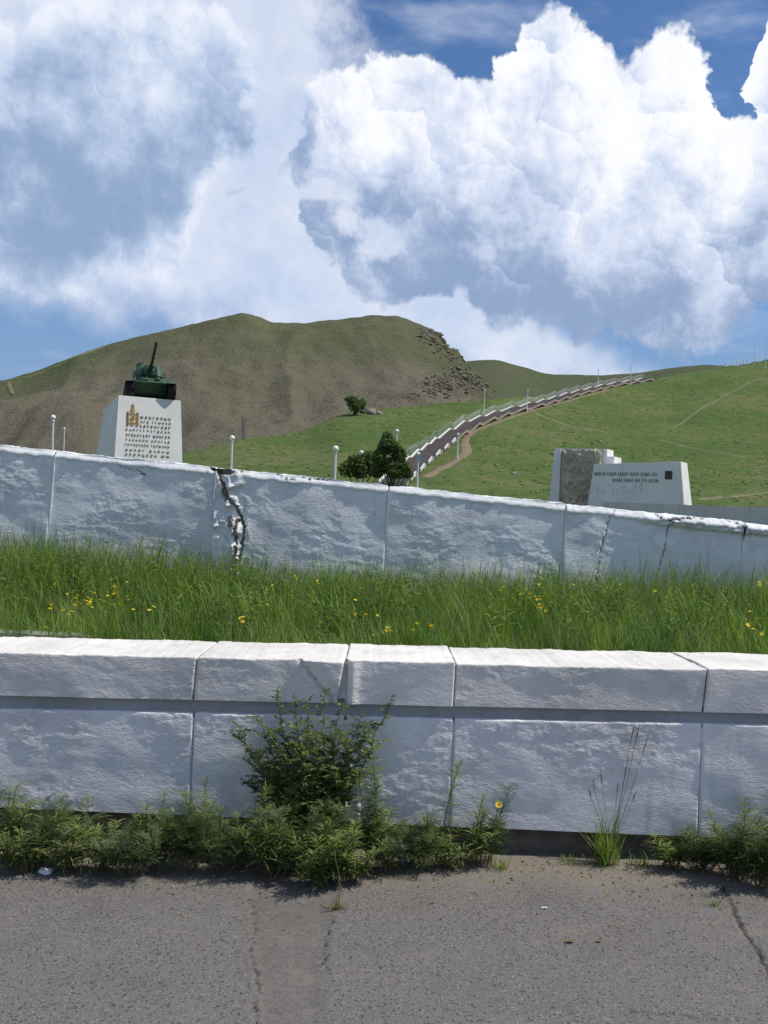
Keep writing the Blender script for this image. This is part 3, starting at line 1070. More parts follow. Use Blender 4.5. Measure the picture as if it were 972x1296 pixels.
# ---- rear wall
RY = 8.2
rear = empty('rear_wall', (0, RY, 0.8), 'tall cracked whitewashed retaining wall sloping down to the right behind the grass', 'wall')
z_rt0 = zline((0, 563), (972, 664), RY)


def z_rt(x):
    x = np.asarray(x, float)
    return z_rt0(x) + fbm(x / 0.5, x * 0 + 5.1, 91, 3) * 0.012


def z_rb(x):
    return 0.70 + 0 * np.asarray(x, float)


def wpt(px, py):
    q = P(px, py, RY)
    return (q.x, q.z)


CR = [  # polyline in photograph pixels, half width m, depth m
    ([(270, 586), (276, 600), (282, 615), (288, 630), (299, 642), (304, 655), (297, 668), (299, 690), (296, 720), (298, 760)], 0.015, 0.045),
    ([(284, 612), (281, 622), (285, 633)], 0.012, 0.05),
    ([(290, 598), (302, 599), (312, 590), (318, 584)], 0.006, 0.03),
    ([(304, 652), (309, 668), (306, 690), (303, 712)], 0.012, 0.05),
    ([(785, 640), (773, 655), (765, 680), (760, 700), (754, 740)], 0.004, 0.012),
    ([(818, 643), (832, 652), (845, 660), (856, 657), (890, 655), (905, 652)], 0.007, 0.05),
    ([(850, 660), (844, 675), (843, 690), (838, 705), (833, 725), (828, 750)], 0.006, 0.018),
    ([(905, 654), (930, 662), (943, 668)], 0.004, 0.03), ([(943, 664), (950, 676), (972, 678), (1000, 676)], 0.004, 0.03),
    ([(345, 600), (368, 607), (384, 605), (404, 607), (430, 606)], 0.004, 0.025),
    ([(150, 590), (175, 597), (182, 601)], 0.003, 0.02)]
CR_W = [([wpt(*q) for q in pts], w_, d_) for pts, w_, d_ in CR]


def rear_relief(seed):
    base = lumps(seed, 1.35)

    def f(x, z):
        o = base(x, z) + fbm(x / 0.9, z / 0.7, seed + 50, 2) * 0.018 - (z - 0.9) * 0.03
        jx = x + fbm(x / 0.05, z / 0.05, 11, 3) * 0.02; jz = z + fbm(x / 0.05, z / 0.05, 12, 3) * 0.02
        top = z_rt0(x)
        # rough rounded cap near the top edge, thicker towards the right end
        t = top - z
        cap = sstep(0.075, 0.05, t + fbm(x / 0.12, z / 0.2, 19, 3) * 0.03)
        o = o + cap * (0.010 + 0.012 * sstep(1.8, 2.6, x)) - sstep(0.05, 0.0, t) * 0.03
        # shattered zone
        cx = wpt(290, 650)[0] + (z - wpt(290, 650)[1]) * -0.05
        zone = np.exp(-((x - cx) / 0.13) ** 2)
        o = o + zone * (fbm(x / 0.06, z / 0.08, 23, 3) * 0.03)
        # missing piece under the cap
        qx, qz = wpt(277, 592)
        o = o - 0.11 * sstep(1.0, 0.8, np.hypot((jx - qx) / 0.085 + (jz - qz) * 6, (jz - qz) / 0.065))
        # lumps of broken cap at the right end
        rgt = sstep(wpt(800, 650)[0], wpt(840, 650)[0], x) * sstep(0.11, 0.08, t)
        o = o + rgt * (0.03 + np.abs(fbm(jx / 0.14, jz / 0.06, 29, 3)) * 0.03)
        for pts, w_, d_ in CR_W:
            d = seg_dist(jx, jz, pts)
            o = o - d_ * sstep(w_, w_ * 0.35, d)
        for (px, py, rx, rz, hgt) in ((298, 666, 0.036, 0.070, 0.12), (297, 698, 0.026, 0.09, 0.13), (293, 634, 0.055, 0.05, 0.05), (276, 645, 0.05, 0.13, 0.012), (296, 610, 0.06, 0.05, 0.025)):
            qx, qz = wpt(px, py)
            o = o + (hgt * 0.42 - 0.20 * (jz - qz) - 0.10 * (jx - qx)) * sstep(1.0, 0.8, np.maximum(np.abs((jx - qx) / rx + (jz - qz) * 3), np.abs((jz - qz) / rz - (jx - qx) * 5)) + fbm(jx / 0.03, jz / 0.03, 45, 2) * 0.5)
        return o

    def wr(x, z):
        jx = x + fbm(x / 0.05, z / 0.05, 11, 3) * 0.02; jz = z + fbm(x / 0.05, z / 0.05, 12, 3) * 0.02
        o = np.zeros_like(x)
        for pts, w_, d_ in CR_W:
            o = np.maximum(o, sstep(w_ * 1.1, w_ * 0.6, seg_dist(jx, jz, pts)))
        qx, qz = wpt(277, 592)
        o = np.maximum(o, sstep(1.05, 0.9, np.hypot((jx - qx) / 0.085 + (jz - qz) * 6, (jz - qz) / 0.065)))
        qx, qz = wpt(291, 660)
        o = np.maximum(o, 0.8 * sstep(1.0, 0.7, np.hypot((jx - qx) / 0.03, (jz - qz) / 0.06)))
        t = z_rt0(x) - z
        o = np.maximum(o, 0.55 * sstep(0.03, 0.0, np.abs(t - 0.02)) * sstep(wpt(780, 650)[0], wpt(800, 650)[0], x) * sstep(wpt(840, 650)[0], wpt(815, 650)[0], x))
        return o
    return f, wr


r_seams = [(-420, -405), (-180, -167), (54, 67), (263, 272), (484, 493), (711, 719), (936, 945), (1160, 1168), (1390, 1398)]
for j in range(len(r_seams) - 1):
    g_ = 0.003
    zz0 = 0.70
    xb0, xt0 = wx(r_seams[j][0], 725, RY), wx(r_seams[j][1], 600, RY)
    xb1, xt1 = wx(r_seams[j + 1][0], 725, RY), wx(r_seams[j + 1][1], 600, RY)
    f, wr = rear_relief(500 + j * 3)
    inn = 1 <= j <= 6
    me = block_mesh('wall_panel', [xb0 + g_, xt0 + g_], [xb1 - g_, xt1 - g_], z_rb, z_rt, RY, 0.36, 0.0085 if inn else 0.04, f, 0.055, 0.012,
                    lambda x, d: fbm(x / 0.1, d / 0.1, 600, 3) * 0.012, wear=wr)
    me.transform(Matrix.Translation((0, -RY, -0.8)))
    obj('wall_panel', me, M['wall_blue'], rear)
# shallow painted-over mortar in each joint
for (pb, pt) in r_seams[1:-1]:
    xb0, xt0 = wx(pb, 725, RY), wx(pt, 600, RY)
    zt_ = float(z_rt0(xt0)) - 0.03
    dz_ = (zt_ - 0.72) / (P(pt, 600, RY).z - P(pb, 725, RY).z)
    xtt = xb0 + (xt0 - xb0) * 1.05
    m_ = MB()
    m_.hexa([(xb0 - 0.006, 0.010, -0.08), (xb0 + 0.006, 0.010, -0.08), (xb0 + 0.006, 0.2, -0.08), (xb0 - 0.006, 0.2, -0.08),
             (xtt - 0.006, 0.016, zt_ - 0.8), (xtt + 0.006, 0.016, zt_ - 0.8), (xtt + 0.006, 0.2, zt_ - 0.8), (xtt - 0.006, 0.2, zt_ - 0.8)])
    m_.build('joint_mortar', M['wall_blue'], rear)
b = MB()
CY = 0.10
xs_ = np.linspace(wx(-400, 700, RY), wx(1380, 700, RY), 60)
for xa, xb in zip(xs_[:-1], xs_[1:]):
    za, zb2 = float(z_rt0(xa)) - 0.05, float(z_rt0(xb)) - 0.05
    b.hexa([(xa, CY, -0.3), (xb, CY, -0.3), (xb, 0.33, -0.3), (xa, 0.33, -0.3), (xa, CY, za - 0.8), (xb, CY, zb2 - 0.8), (xb, 0.33, zb2 - 0.8), (xa, 0.33, za - 0.8)])
b.build('core', M['wall'], rear)


# planted strip between the walls
def bed_z(x, y):
    t = (np.asarray(y) - 5.3) / 3.0
    return 0.80 + 0.12 * t + fbm(np.asarray(x) / 0.6, np.asarray(y) / 0.6, 95, 3) * 0.03 + 0.012 * np.asarray(x) + 0.13 * sstep(-0.6, -2.8, x) * sstep(6.0, 7.9, y)


xs = np.linspace(-6.5, 6.5, 160); ys = np.linspace(FY + FT - 0.05, RY + 0.06, 40)
Xg, Yg = np.meshgrid(xs, ys)
i = np.arange(39 * 159); k = (i // 159) * 160 + i % 159
tag(obj('planting_bed', mesh_np('planting_bed', np.stack([Xg, Yg, bed_z(Xg, Yg)], -1).reshape(-1, 3), np.stack([k, k + 1, k + 161, k + 160], -1), smooth=True), M['soil']), kind='structure')

# old kerb slab lying in the grass at the left
kp = P(40, 800, 5.75)
kb = MB().box(-0.62, 0.36, -0.09, 0.09, -0.12, 0.0)
o = kb.build('concrete_kerb', M['concrete'], bevel=0.012)
o.location = (kp.x - 0.05, 5.78, kp.z - 0.005); o.rotation_euler = (0, R(1.0), R(1.5))
tag(o, 'narrow concrete kerb slab lying in the grass behind the cream wall top', 'kerb')

# ------------------------------------------------------------------ tank memorial
def text_mesh(body, size, depth=0.02, spacing=1.0, shear=0.0):
    cu = bpy.data.curves.new('inscription', 'FONT')
    cu.body = body
    cu.size = size
    cu.extrude = depth / 2
    cu.space_character = spacing
    cu.resolution_u = 2
    cu.align_x = 'LEFT'
    t = bpy.data.objects.new('inscription', cu)
    col.objects.link(t)
    bpy.context.view_layer.update()
    me = bpy.data.meshes.new_from_object(t.evaluated_get(bpy.context.evaluated_depsgraph_get()))
    bpy.data.objects.remove(t)
    return me


def fit_text(body, width, height, depth=0.03):
    """text mesh scaled to an exact width and letter height, lying in x-z, facing -y"""
    me = text_mesh(body, 1.0, 0.0, 1.9)
    n = len(me.vertices)
    co = np.empty(n * 3, np.float32); me.vertices.foreach_get('co', co); co = co.reshape(-1, 3)
    mn, mx = co.min(0), co.max(0)
    bpy.data.meshes.remove(me)
    me = text_mesh(body, 1.0, 0.2, 1.9)
    sx, sy = width / (mx[0] - mn[0]), height / (mx[1] - mn[1])
    me.transform(Matrix.Diagonal((sx, sy, depth / 0.2, 1)) @ Matrix.Translation((-mn[0], -mn[1], 0)))
    me.transform(Matrix.Rotation(R(90), 4, 'X'))
    return me


TD = 60.0
PZ = float(near_z(np.array(pix(187, 580)[0]), np.array(TD)))
ptl, ptr = P(151, 499, TD), P(229, 506, TD)
pcx = (ptl.x + ptr.x) / 2
PH = (ptl.z + ptr.z) / 2 - PZ - 0.05
PW = (ptr - ptl).length / math.cos(R(26 - 13.0)) * 1.0
PYAW = R(29)
ped = empty('tank_pedestal', (pcx, TD, PZ), 'tall white tapered pedestal with brown inscription carrying the green tank', 'pedestal', rz=PYAW)
hw, hb = PW / 2, PW / 2 + 0.30
bat = 0.10 * PH / 4            # batter of the front face
TOP_S = math.tan(R(10))        # the top slopes down towards the back
L1, L2 = 3.4, 5.8
b = MB()
b.hexa([(-hb, -bat * 2, -0.3), (hb, -bat * 2, -0.3), (hb, L2, -0.3), (-hb, L2, -0.3),
        (-hw, 0, PH), (hw, 0, PH), (hw, L1, PH - L1 * TOP_S), (-hw, L1, PH - L1 * TOP_S)])
b.build('pedestal_body', M['white_warm'], ped, bevel=0.03)
b = MB()
b.box(-hb - 0.5, hb + 0.5, -bat * 2 - 0.6, L2 + 0.5, -0.4, 0.25)
b.build('plinth_step', M['concrete'], ped, bevel=0.02)


def front_y(z):      # y of the pedestal's front face at height z
    return -bat * 2 * (1 - (z + 0.3) / (PH + 0.3))


def on_front(me, x, z, name, mat, out=0.012):
    o = obj(name, me, mat, ped)
    o.location = (x, front_y(z) - out, z)
    o.rotation_euler = (-math.atan(bat * 2 / (PH + 0.3)), 0, 0)
    return o


def face_xz(px, py):
    """photograph pixel on the pedestal face -> local x, z"""
    q = P(px, py, TD)
    return (q.x - pcx) / math.cos(PYAW - R(13.3)) * 1.0, q.z - PZ


LINES = [('МОНГОЛЫН', 178, 526.0, 215), ('АРД ТҮМНИЙ', 177.5, 531.6, 215), ('ХӨРӨНГӨӨР', 177, 537.2, 214.5), ('БАЙГУУЛАГДСАН', 160, 542.0, 214), ('ХУВЬСГАЛТ МОНГОЛ', 160, 548.6, 213.5),
         ('ТАНКИЙН БРИГАД', 159.5, 554.6, 213.5), ('ГИТЛЕРИЙН ГЕРМАНЫ', 159, 560.4, 213), ('ЭСРЭГ ДАЙНД', 159, 567.5, 212.5), ('ОРОЛЦСОН ЮМ', 158.5, 573.5, 212.5)]
for body, px0, py0, px1 in LINES:
    slope = 0.083
    xa, za = face_xz(px0, py0 + 4.0)
    xb, zb_ = face_xz(px1, py0 + 4.0 + (px1 - px0) * math.tan(ROLL))
    me = fit_text(body, xb - xa, 0.16, 0.05)
    on_front(me, xa, za, 'inscription_line', M['bronze'])['kind'] = 'stuff'
# Soyombo emblem left of the first lines
ex, ez = face_xz(168.3, 531)
b1s = [MB().box(s * 0.30 - 0.045, s * 0.30 + 0.045, -0.02, 0.02, -0.42, 0.40).build('emblem_bar', M['red_brown'], ped) for s in (-1, 1)]
b = MB()
for s in (-1, 1):
    b.box(s * 0.30 - 0.02 - 0.045 * s, s * 0.30 + 0.02 - 0.045 * s, -0.03, 0.01, -0.42, 0.40)
b.box(-0.19, 0.19, -0.02, 0.02, 0.27, 0.32); b.box(-0.19, 0.19, -0.02, 0.02, -0.26, -0.21)
b.prism([(-0.15, 0.40), (0.15, 0.40), (0, 0.33)], 'Y', -0.02, 0.02); b.prism([(-0.15, -0.30), (0.15, -0.30), (0, -0.42)], 'Y', -0.02, 0.02)
b.lathe([(0.15, -0.02), (0.15, 0.02)], (0, 0, 0.03), 18, 'Y')
b.lathe([(0.085, -0.02), (0.085, 0.02)], (0, 0, 0.64), 14, 'Y')
arc = [(0.16 * math.cos(t), 0.60 + 0.16 * math.sin(t)) for t in np.linspace(R(200), R(340), 9)] + [(0.15 * math.cos(t), 0.64 + 0.13 * math.sin(t)) for t in np.linspace(R(335), R(205), 9)]
b.prism(arc, 'Y', -0.02, 0.02)
b.prism([(-0.09, 0.74), (0.09, 0.74), (0.07, 0.86), (0.035, 0.80), (0.0, 0.95), (-0.035, 0.80), (-0.07, 0.86)], 'Y', -0.02, 0.02)
b2 = b.build('emblem', M['gold'], ped)
b = MB()
b.lathe([(0.05, -0.028), (0.05, 0.012)], (0.02, 0, 0.09), 10, 'Y'); b.lathe([(0.05, -0.028), (0.05, 0.012)], (-0.02, 0, -0.03), 10, 'Y')
b3 = b.build('emblem_spot', M['red_brown'], ped)
for o in (*b1s, b2, b3):
    o.location = (ex, front_y(ez) - 0.025, ez); o.rotation_euler = (-math.atan(bat * 2 / (PH + 0.3)), 0, 0)

# ---- the tank (local: faces -y, tracks on z = 0)
tank = empty('tank', (0, 0, 0), 'dark green battle tank with raised gun standing on the white pedestal', 'tank')
TYAW = R(17)
tank.matrix_world = Matrix.Translation((pcx + 0.05, TD, PZ + PH)) @ Matrix.Rotation(TYAW, 4, 'Z') @ Matrix.Rotation(R(-9), 4, 'X') @ Matrix.Translation((0, 0.30, 0.02))
HL = 5.6      # hull length behind the nose
b = MB()       # lower hull between the tracks with sloped nose
b.prism([(-0.15, 0.95), (0.55, 0.42), (5.0, 0.42), (5.5, 0.75), (5.2, 1.0), (0.1, 1.0)], 'X', -0.93, 0.93)
b.build('lower_hull', M['tank'], tank)
b = MB()       # upper hull: steep glacis, sloped sides over the tracks
b.hexa([(-0.98, -0.12, 0.98), (0.98, -0.12, 0.98), (1.42, 5.3, 1.0), (-1.42, 5.3, 1.0), (-0.94, 0.95, 1.58), (0.94, 0.95, 1.58), (0.98, 4.9, 1.58), (-0.98, 4.9, 1.58)])
b.build('upper_hull', M['tank_light'], tank, bevel=0.02)
b = MB(); b.tube([(-0.98, -0.14, 0.96), (0.98, -0.14, 0.96)], 0.075, 10); b.build('nose_beam', M['tank'], tank)
for s in (-1, 1):
    # fender over the track
    b = MB()
    b.box(s * 0.97 if s > 0 else -1.5, 1.5 if s > 0 else -0.97, -0.25, 5.7, 1.02, 1.06)
    b.hexa([(min(s * 0.97, s * 1.5), -0.62, 0.86), (max(s * 0.97, s * 1.5), -0.62, 0.86), (max(s * 0.97, s * 1.5), -0.25, 1.02), (min(s * 0.97, s * 1.5), -0.25, 1.02),
            (min(s * 0.97, s * 1.5), -0.62, 0.90), (max(s * 0.97, s * 1.5), -0.62, 0.90), (max(s * 0.97, s * 1.5), -0.25, 1.06), (min(s * 0.97, s * 1.5), -0.25, 1.06)])
    b.build('fender', M['tank_light'], tank)
    # track: closed band of links around the wheels
    loop = []
    for t in np.linspace(R(90), R(250), 12): loop.append((-0.10 + 0.36 * math.cos(t), 0.58 + 0.36 * math.sin(t)))
    for t in np.linspace(0, 1, 26): loop.append((0.35 + t * 3.9, 0.03))
    for t in np.linspace(R(-70), R(90), 12): loop.append((5.15 + 0.36 * math.cos(t), 0.58 + 0.36 * math.sin(t)))
    for t in np.linspace(0.03, 0.97, 30): loop.append((5.15 - t * 5.25, 0.94 - 0.05 * math.sin(t * math.pi)))
    trk = MB()
    for (ya, za), (yb, zb_) in zip(loop, loop[1:] + loop[:1]):
        ln = math.hypot(yb - ya, zb_ - za)
        ux, uz = (yb - ya) / ln, (zb_ - za) / ln
        trk.bar((s * 1.235, ya + ux * 0.012, za + uz * 0.012), (s * 1.235, yb - ux * 0.012, zb_ - uz * 0.012), 0.50, 0.055, (-0.0, -uz, ux))
        trk.bar((s * 1.235, (ya + yb) / 2 - uz * 0 - ux * 0.02, (za + zb_) / 2), (s * 1.235, (ya + yb) / 2 + ux * 0.02, (za + zb_) / 2), 0.42, 0.10, (0, -uz, ux))
    trk.build('track', M['track'], tank)
    for k in range(5):
        wob = MB().lathe([(0.10, s * 1.48), (0.14, s * 1.47), (0.30, s * 1.43), (0.41, s * 1.44), (0.41, s * 1.02), (0.05, s * 1.02)], (0, 0.55 + k * 0.92, 0.47), 18, 'X')
        wob.build('road_wheel', M['tank'], tank, smooth=True)
    for yy in (-0.10, 5.15):
        MB().lathe([(0.08, s * 1.46), (0.31, s * 1.42), (0.31, s * 1.05), (0.05, s * 1.05)], (0, yy, 0.58), 16, 'X').build('drive_wheel', M['tank'], tank, smooth=True)
# driver's hatch, machine-gun ball, headlight, tow hooks on the glacis
hat = MB().hexa([(-0.62, 0.22, 1.19), (-0.12, 0.22, 1.19), (-0.12, 0.78, 1.50), (-0.62, 0.78, 1.50), (-0.60, 0.17, 1.24), (-0.14, 0.17, 1.24), (-0.14, 0.73, 1.56), (-0.60, 0.73, 1.56)])
hat.build('driver_hatch', M['tank_light'], tank, bevel=0.01)
MB().lathe([(0.0, -0.16), (0.11, -0.12), (0.17, -0.02), (0.18, 0.1)], (0.42, 0.36, 1.33), 14, 'Y').build('machine_gun_mount', M['tank'], tank, smooth=True)
MB().lathe([(0.02, -0.09), (0.09, -0.07), (0.09, 0.05), (0.03, 0.08)], (-0.80, 0.10, 1.28), 12, 'Y').build('headlight', M['tank'], tank, smooth=True)
for s in (-1, 1):
    MB().tube([(s * 0.62, -0.17, 1.02), (s * 0.62, -0.28, 0.98), (s * 0.62, -0.28, 0.88), (s * 0.62, -0.17, 0.86)], 0.03, 6).build('tow_hook', M['track'], tank)
# turret: tapered rounded casting, bulged to the rear
secs = [(1.55, 0.86, 0.95, 1.15), (1.72, 1.02, 1.10, 1.42), (2.0, 0.98, 1.02, 1.45), (2.25, 0.84, 0.80, 1.30), (2.36, 0.70, 0.60, 1.12), (2.38, 0.45, 0.30, 0.8)]
vs, fs = [], []
NS = 28
for z, rx, rf, rb in secs:
    for k in range(NS):
        t = 2 * math.pi * k / NS
        cx, sy = math.cos(t), math.sin(t)
        sq = (abs(cx) ** 3 + abs(sy) ** 3) ** (-1 / 3)
        vs.append((rx * cx * sq * 0.94, 2.0 + (rb if sy > 0 else rf) * sy * sq * 0.94, 1.55 + (z - 1.55) * 1.22))
for r_ in range(len(secs) - 1):
    for k in range(NS):
        k2 = (k + 1) % NS
        fs.append((r_ * NS + k, r_ * NS + k2, (r_ + 1) * NS + k2, (r_ + 1) * NS + k))
fs.append(tuple(range(NS - 1, -1, -1))); fs.append(tuple((len(secs) - 1) * NS + k for k in range(NS)))
tur = MB().add(vs, fs).build('turret', M['tank_light'], tank, smooth=True)
MB().lathe([(0.34, 0), (0.36, 0.10), (0.33, 0.26), (0.28, 0.31), (0.05, 0.34)], (-0.42, 2.25, 2.52), 18).build('cupola', M['tank'], tur, smooth=True)
MB().lathe([(0.30, 0), (0.30, 0.05), (0.05, 0.07)], (0.42, 2.3, 2.55), 16).build('turret_hatch', M['tank'], tur, smooth=True)
MB().lathe([(0.16, 0), (0.16, 0.09), (0.10, 0.14), (0.02, 0.15)], (0.0, 2.95, 2.55), 12).build('ventilator', M['tank'], tur, smooth=True)
man = MB().hexa([(-0.46, 0.82, 1.66), (0.46, 0.82, 1.66), (0.52, 1.25, 1.60), (-0.52, 1.25, 1.60), (-0.40, 0.86, 2.34), (0.40, 0.86, 2.34), (0.46, 1.25, 2.42), (-0.46, 1.25, 2.42)])
man.build('gun_mantlet', M['tank'], tur, bevel=0.09, smooth=True)
gd = Vector((0.05, -math.cos(R(20)), math.sin(R(20)))).normalized()
g0 = Vector((0.0, 0.95, 2.0))
gun = MB()
gun.tube([g0 + gd * t for t in (0, 0.25, 0.26, 0.7, 0.71, 3.0)], [0.21, 0.20, 0.15, 0.14, 0.095, 0.075], 14)
gun.build('gun_barrel', M['tank'], tur, smooth=True)
for s in (-1, 1):
    MB().tube([(s * 0.85, 1.4, 2.05), (s * 0.98, 1.6, 2.05), (s * 0.98, 2.6, 2.05), (s * 0.85, 2.8, 2.05)], 0.025, 6).build('grab_rail', M['tank_light'], tur)
for s in (-1, 1):
    MB().tube([(s * 1.28, 3.6, 1.30), (s * 1.28, 4.6, 1.30)], 0.20, 12).build('fuel_drum', M['tank'], tank)

# ------------------------------------------------------------------ memorial relief wall on the right
MD = 60.0
mz = float(near_z(np.array(pix(790, 620)[0]), np.array(MD)))
mon = empty('memorial_wall', (P(790, 620, MD).x, MD, mz), 'white memorial wall with two lines of raised letters and blue graffiti', 'monument', rz=R(-31))
MO = mon.location.copy()
ry = mon.rotation_euler.z


def mloc(px, py, off=0.0):
    """pixel -> local x, z of the memorial's front plane"""
    a, e = pix(px, py)
    # intersect the ray with the rotated plane through MO
    n = Vector((math.sin(ry), -math.cos(ry), 0))
    d = Vector((a, 1, e)); o_ = Vector((0, 0, EYE))
    t = (MO - n * off - o_).dot(n) / d.dot(n)
    q = o_ + d * t - MO
    return q.x * math.cos(ry) + q.y * math.sin(ry), q.z


xl_t, zl_t = mloc(751, 587); xl_b, _ = mloc(748, 634); xr_t, zr_t = mloc(861, 584); xr_b, _ = mloc(866, 634)
xl = min(xl_t, xl_b)
TH = 2.1
b = MB()
xlb = mloc(741, 634)[0]
xl = xl_t
b.hexa([(xlb, 0, -0.3), (xr_b + 0.12, 0, -0.3), (xr_b + 0.12, TH, -0.3), (xlb, TH, -0.3), (xl, 0.12, zl_t), (xr_t, 0.12, zr_t), (xr_t, TH - 0.5, zr_t), (xl, TH - 0.5, zl_t)])
b.build('wall_block', M['white_warm'], mon, bevel=0.02)
tilt = -math.atan(0.12 / (zl_t + 0.3))
for body, pa, pb, py in (('МОНГОЛ АРДЫН АЛДАРТ ЦЭРЭГ АРДЫН ЭНХ', 752, 831, 601), ('МАНАЙ ТӨЛӨӨ ЭНЭ ТУЛ ЭРХЭМ', 775, 832, 608.2)):
    xa, za = mloc(pa, py + 1.0); xb, zb_ = mloc(pb, py + 2.2)
    o = obj('inscription_line', fit_text(body, xb - xa, 0.25, 0.05), M['letter_grey'], mon)
    o.location = (xa, 0.12 * (za + 0.3) / (zl_t + 0.3) - 0.012, za - 0.02); o.rotation_euler = (tilt, 0, 0); o['kind'] = 'stuff'
xa, za = mloc(841, 606.5); xb, zb_ = mloc(850.5, 596)
b = MB().box(xa, xb, -0.03, 0.03, za, zb_)
o = b.build('plaque', M['plaque'], mon, bevel=0.008); o.location = (0, 0.12 * (za + 0.3) / (zl_t + 0.3) + 0.0, 0)
g_ = MB()
STROKES = [[(757, 614), (756, 625)], [(760, 622), (766, 621)], [(763, 617), (763, 626)], [(768, 617), (770, 613), (774, 614), (774, 618)], [(776, 618), (775, 626)], [(776, 620), (781, 619)], [(781, 619), (781, 625)],
           [(786, 616), (792, 615)], [(789, 616), (789, 626)], [(794, 622), (801, 621)], [(802, 625), (803, 612), (807, 619), (811, 611), (811, 625)], [(812, 610), (813, 623)], [(796, 628), (797, 633), (801, 632)], [(806, 628), (807, 633)], [(785, 611), (798, 609)]]
for st in STROKES:
    pts = [mloc(*q) for q in st]
    for (xa, za), (xb, zb_) in zip(pts[:-1], pts[1:]):
        yy = lambda z: 0.12 * (z + 0.3) / (zl_t + 0.3) - 0.008
        g_.bar((xa, yy(za), za), (xb, yy(zb_), zb_), 0.050, 0.010, (0, -1, 0))
g_.build('graffiti', M['graffiti'], mon)

# carved brown slab beside it
OFF = 1.0
mloc_f = mloc
mloc = lambda px, py: mloc_f(px, py, OFF)
sl_x, sl_zt = mloc(704, 568)
carv = empty('carved_slab', (MO.x - math.sin(ry) * OFF, MO.y + math.cos(ry) * OFF, MO.z), 'brown carved relief slab in a white frame left of the lettered wall', 'monument', rz=ry - 0.0)
sxa, sxb = mloc(709, 600)[0], mloc(761, 600)[0]
nx2, nz2 = 90, 110
xs = np.linspace(sxa, sxb, nx2); zs = np.linspace(-0.3, sl_zt - 0.04, nz2)
Xg, Zg = np.meshgrid(xs, zs)
rel = np.abs(fbm(Xg / 0.55, Zg / 0.75, 700, 3)); rel = 0.30 - rel * 0.75 + sstep(0.05, 0.25, fbm(Xg / 0.35, Zg / 0.6, 703, 3)) * 0.14
rim = sstep(0, 0.12, Xg - xs[0]) * sstep(0, 0.10, zs[-1] - Zg) * sstep(0, 0.10, xs[-1] - Xg)
Yf = -0.02 - np.clip(rel, 0, 0.4) * rim * 0.40 + 0.12
Vf = np.stack([Xg, Yf, Zg], -1).reshape(-1, 3)
i = np.arange((nz2 - 1) * (nx2 - 1)); k = (i // (nx2 - 1)) * nx2 + i % (nx2 - 1)
obj('carved_relief', mesh_np('carved_relief', Vf, np.stack([k, k + 1, k + nx2 + 1, k + nx2], -1)), M['relief'], carv)
b = MB()      # slab body behind the relief
b.box(sxa + 0.02, sxb - 0.5, 0.125, 1.3, -0.3, sl_zt - 0.05)
b.build('slab_body', M['relief'], carv)
b = MB()      # leaning white side fin on the left
fx = mloc(697, 632)[0]; ft = mloc(703, 567)[0]
b.hexa([(fx - 0.08, -0.35, -0.3), (sxa - 0.004, -0.10, -0.3), (sxa - 0.004, 1.5, -0.3), (fx - 0.08, 1.5, -0.3), (ft, -0.15, sl_zt + 0.02), (sxa - 0.004, 0.0, sl_zt + 0.02), (sxa - 0.004, 1.4, sl_zt + 0.02), (ft, 1.4, sl_zt + 0.02)])
b.build('side_fin', M['white_warm'], carv, bevel=0.015)
b = MB(); b.box(sxa, sxb - 0.5, 0.13, 1.35, sl_zt - 0.048, sl_zt + 0.02); b.build('top_cap', M['white_warm'], carv, bevel=0.01)
xa, _ = mloc(752, 570); xb, z1 = mloc(768, 568); _, z2 = mloc(768, 578); xc, z3 = mloc(778, 577.5)
b = MB(); b.hexa([(xa, 0.20, -0.25), (xb + 0.05, 0.20, -0.25), (xb + 0.05, 1.6, -0.25), (xa, 1.6, -0.25), (xa, 0.20, z1), (xb - 0.05, 0.20, z1), (xb - 0.05, 1.5, z1), (xa, 1.5, z1)])
b.build('stepped_end', M['white'], carv, bevel=0.03)
b = MB(); b.hexa([(xb - 0.12, 0.16, -0.25), (xc + 0.05, 0.16, -0.25), (xc + 0.05, 1.7, -0.25), (xb - 0.12, 1.7, -0.25), (xb - 0.12, 0.16, z3), (xc - 0.08, 0.16, z3), (xc - 0.08, 1.6, z3), (xb - 0.12, 1.6, z3)])
b.build('stepped_end', M['white'], carv, bevel=0.03)

# low grey panel wall in front of the memorial, coming nearer to the right
lw = empty('panel_wall', (P(870, 640, 40).x, 40, 1.3), 'low grey concrete panel wall running right behind the cracked wall', 'wall')
LO = lw.location.copy()
w0, w1 = P(762, 635, 54), P(1330, 656, 22)
NPAN = 34
for k in range(NPAN):
    t0, t1 = k / NPAN, (k + 1) / NPAN - 0.0016
    qa, qb = w0.lerp(w1, t0), w0.lerp(w1, t1)
    zoff = [0.0, 0.012, -0.008, 0.006, 0.0][k % 5]
    nrm = Vector((-(w1 - w0).y, (w1 - w0).x, 0)).normalized() * 0.16
    za, zb_ = qa.z + zoff, qb.z + zoff
    b = MB()
    b.hexa([(qa.x, qa.y, 0.7), (qb.x, qb.y, 0.7), (qb.x + nrm.x, qb.y + nrm.y, 0.7), (qa.x + nrm.x, qa.y + nrm.y, 0.7),
            (qa.x, qa.y, za), (qb.x, qb.y, zb_), (qb.x + nrm.x, qb.y + nrm.y, zb_), (qa.x + nrm.x, qa.y + nrm.y, za)])
    b.build('panel', M['panel'], lw, LO)

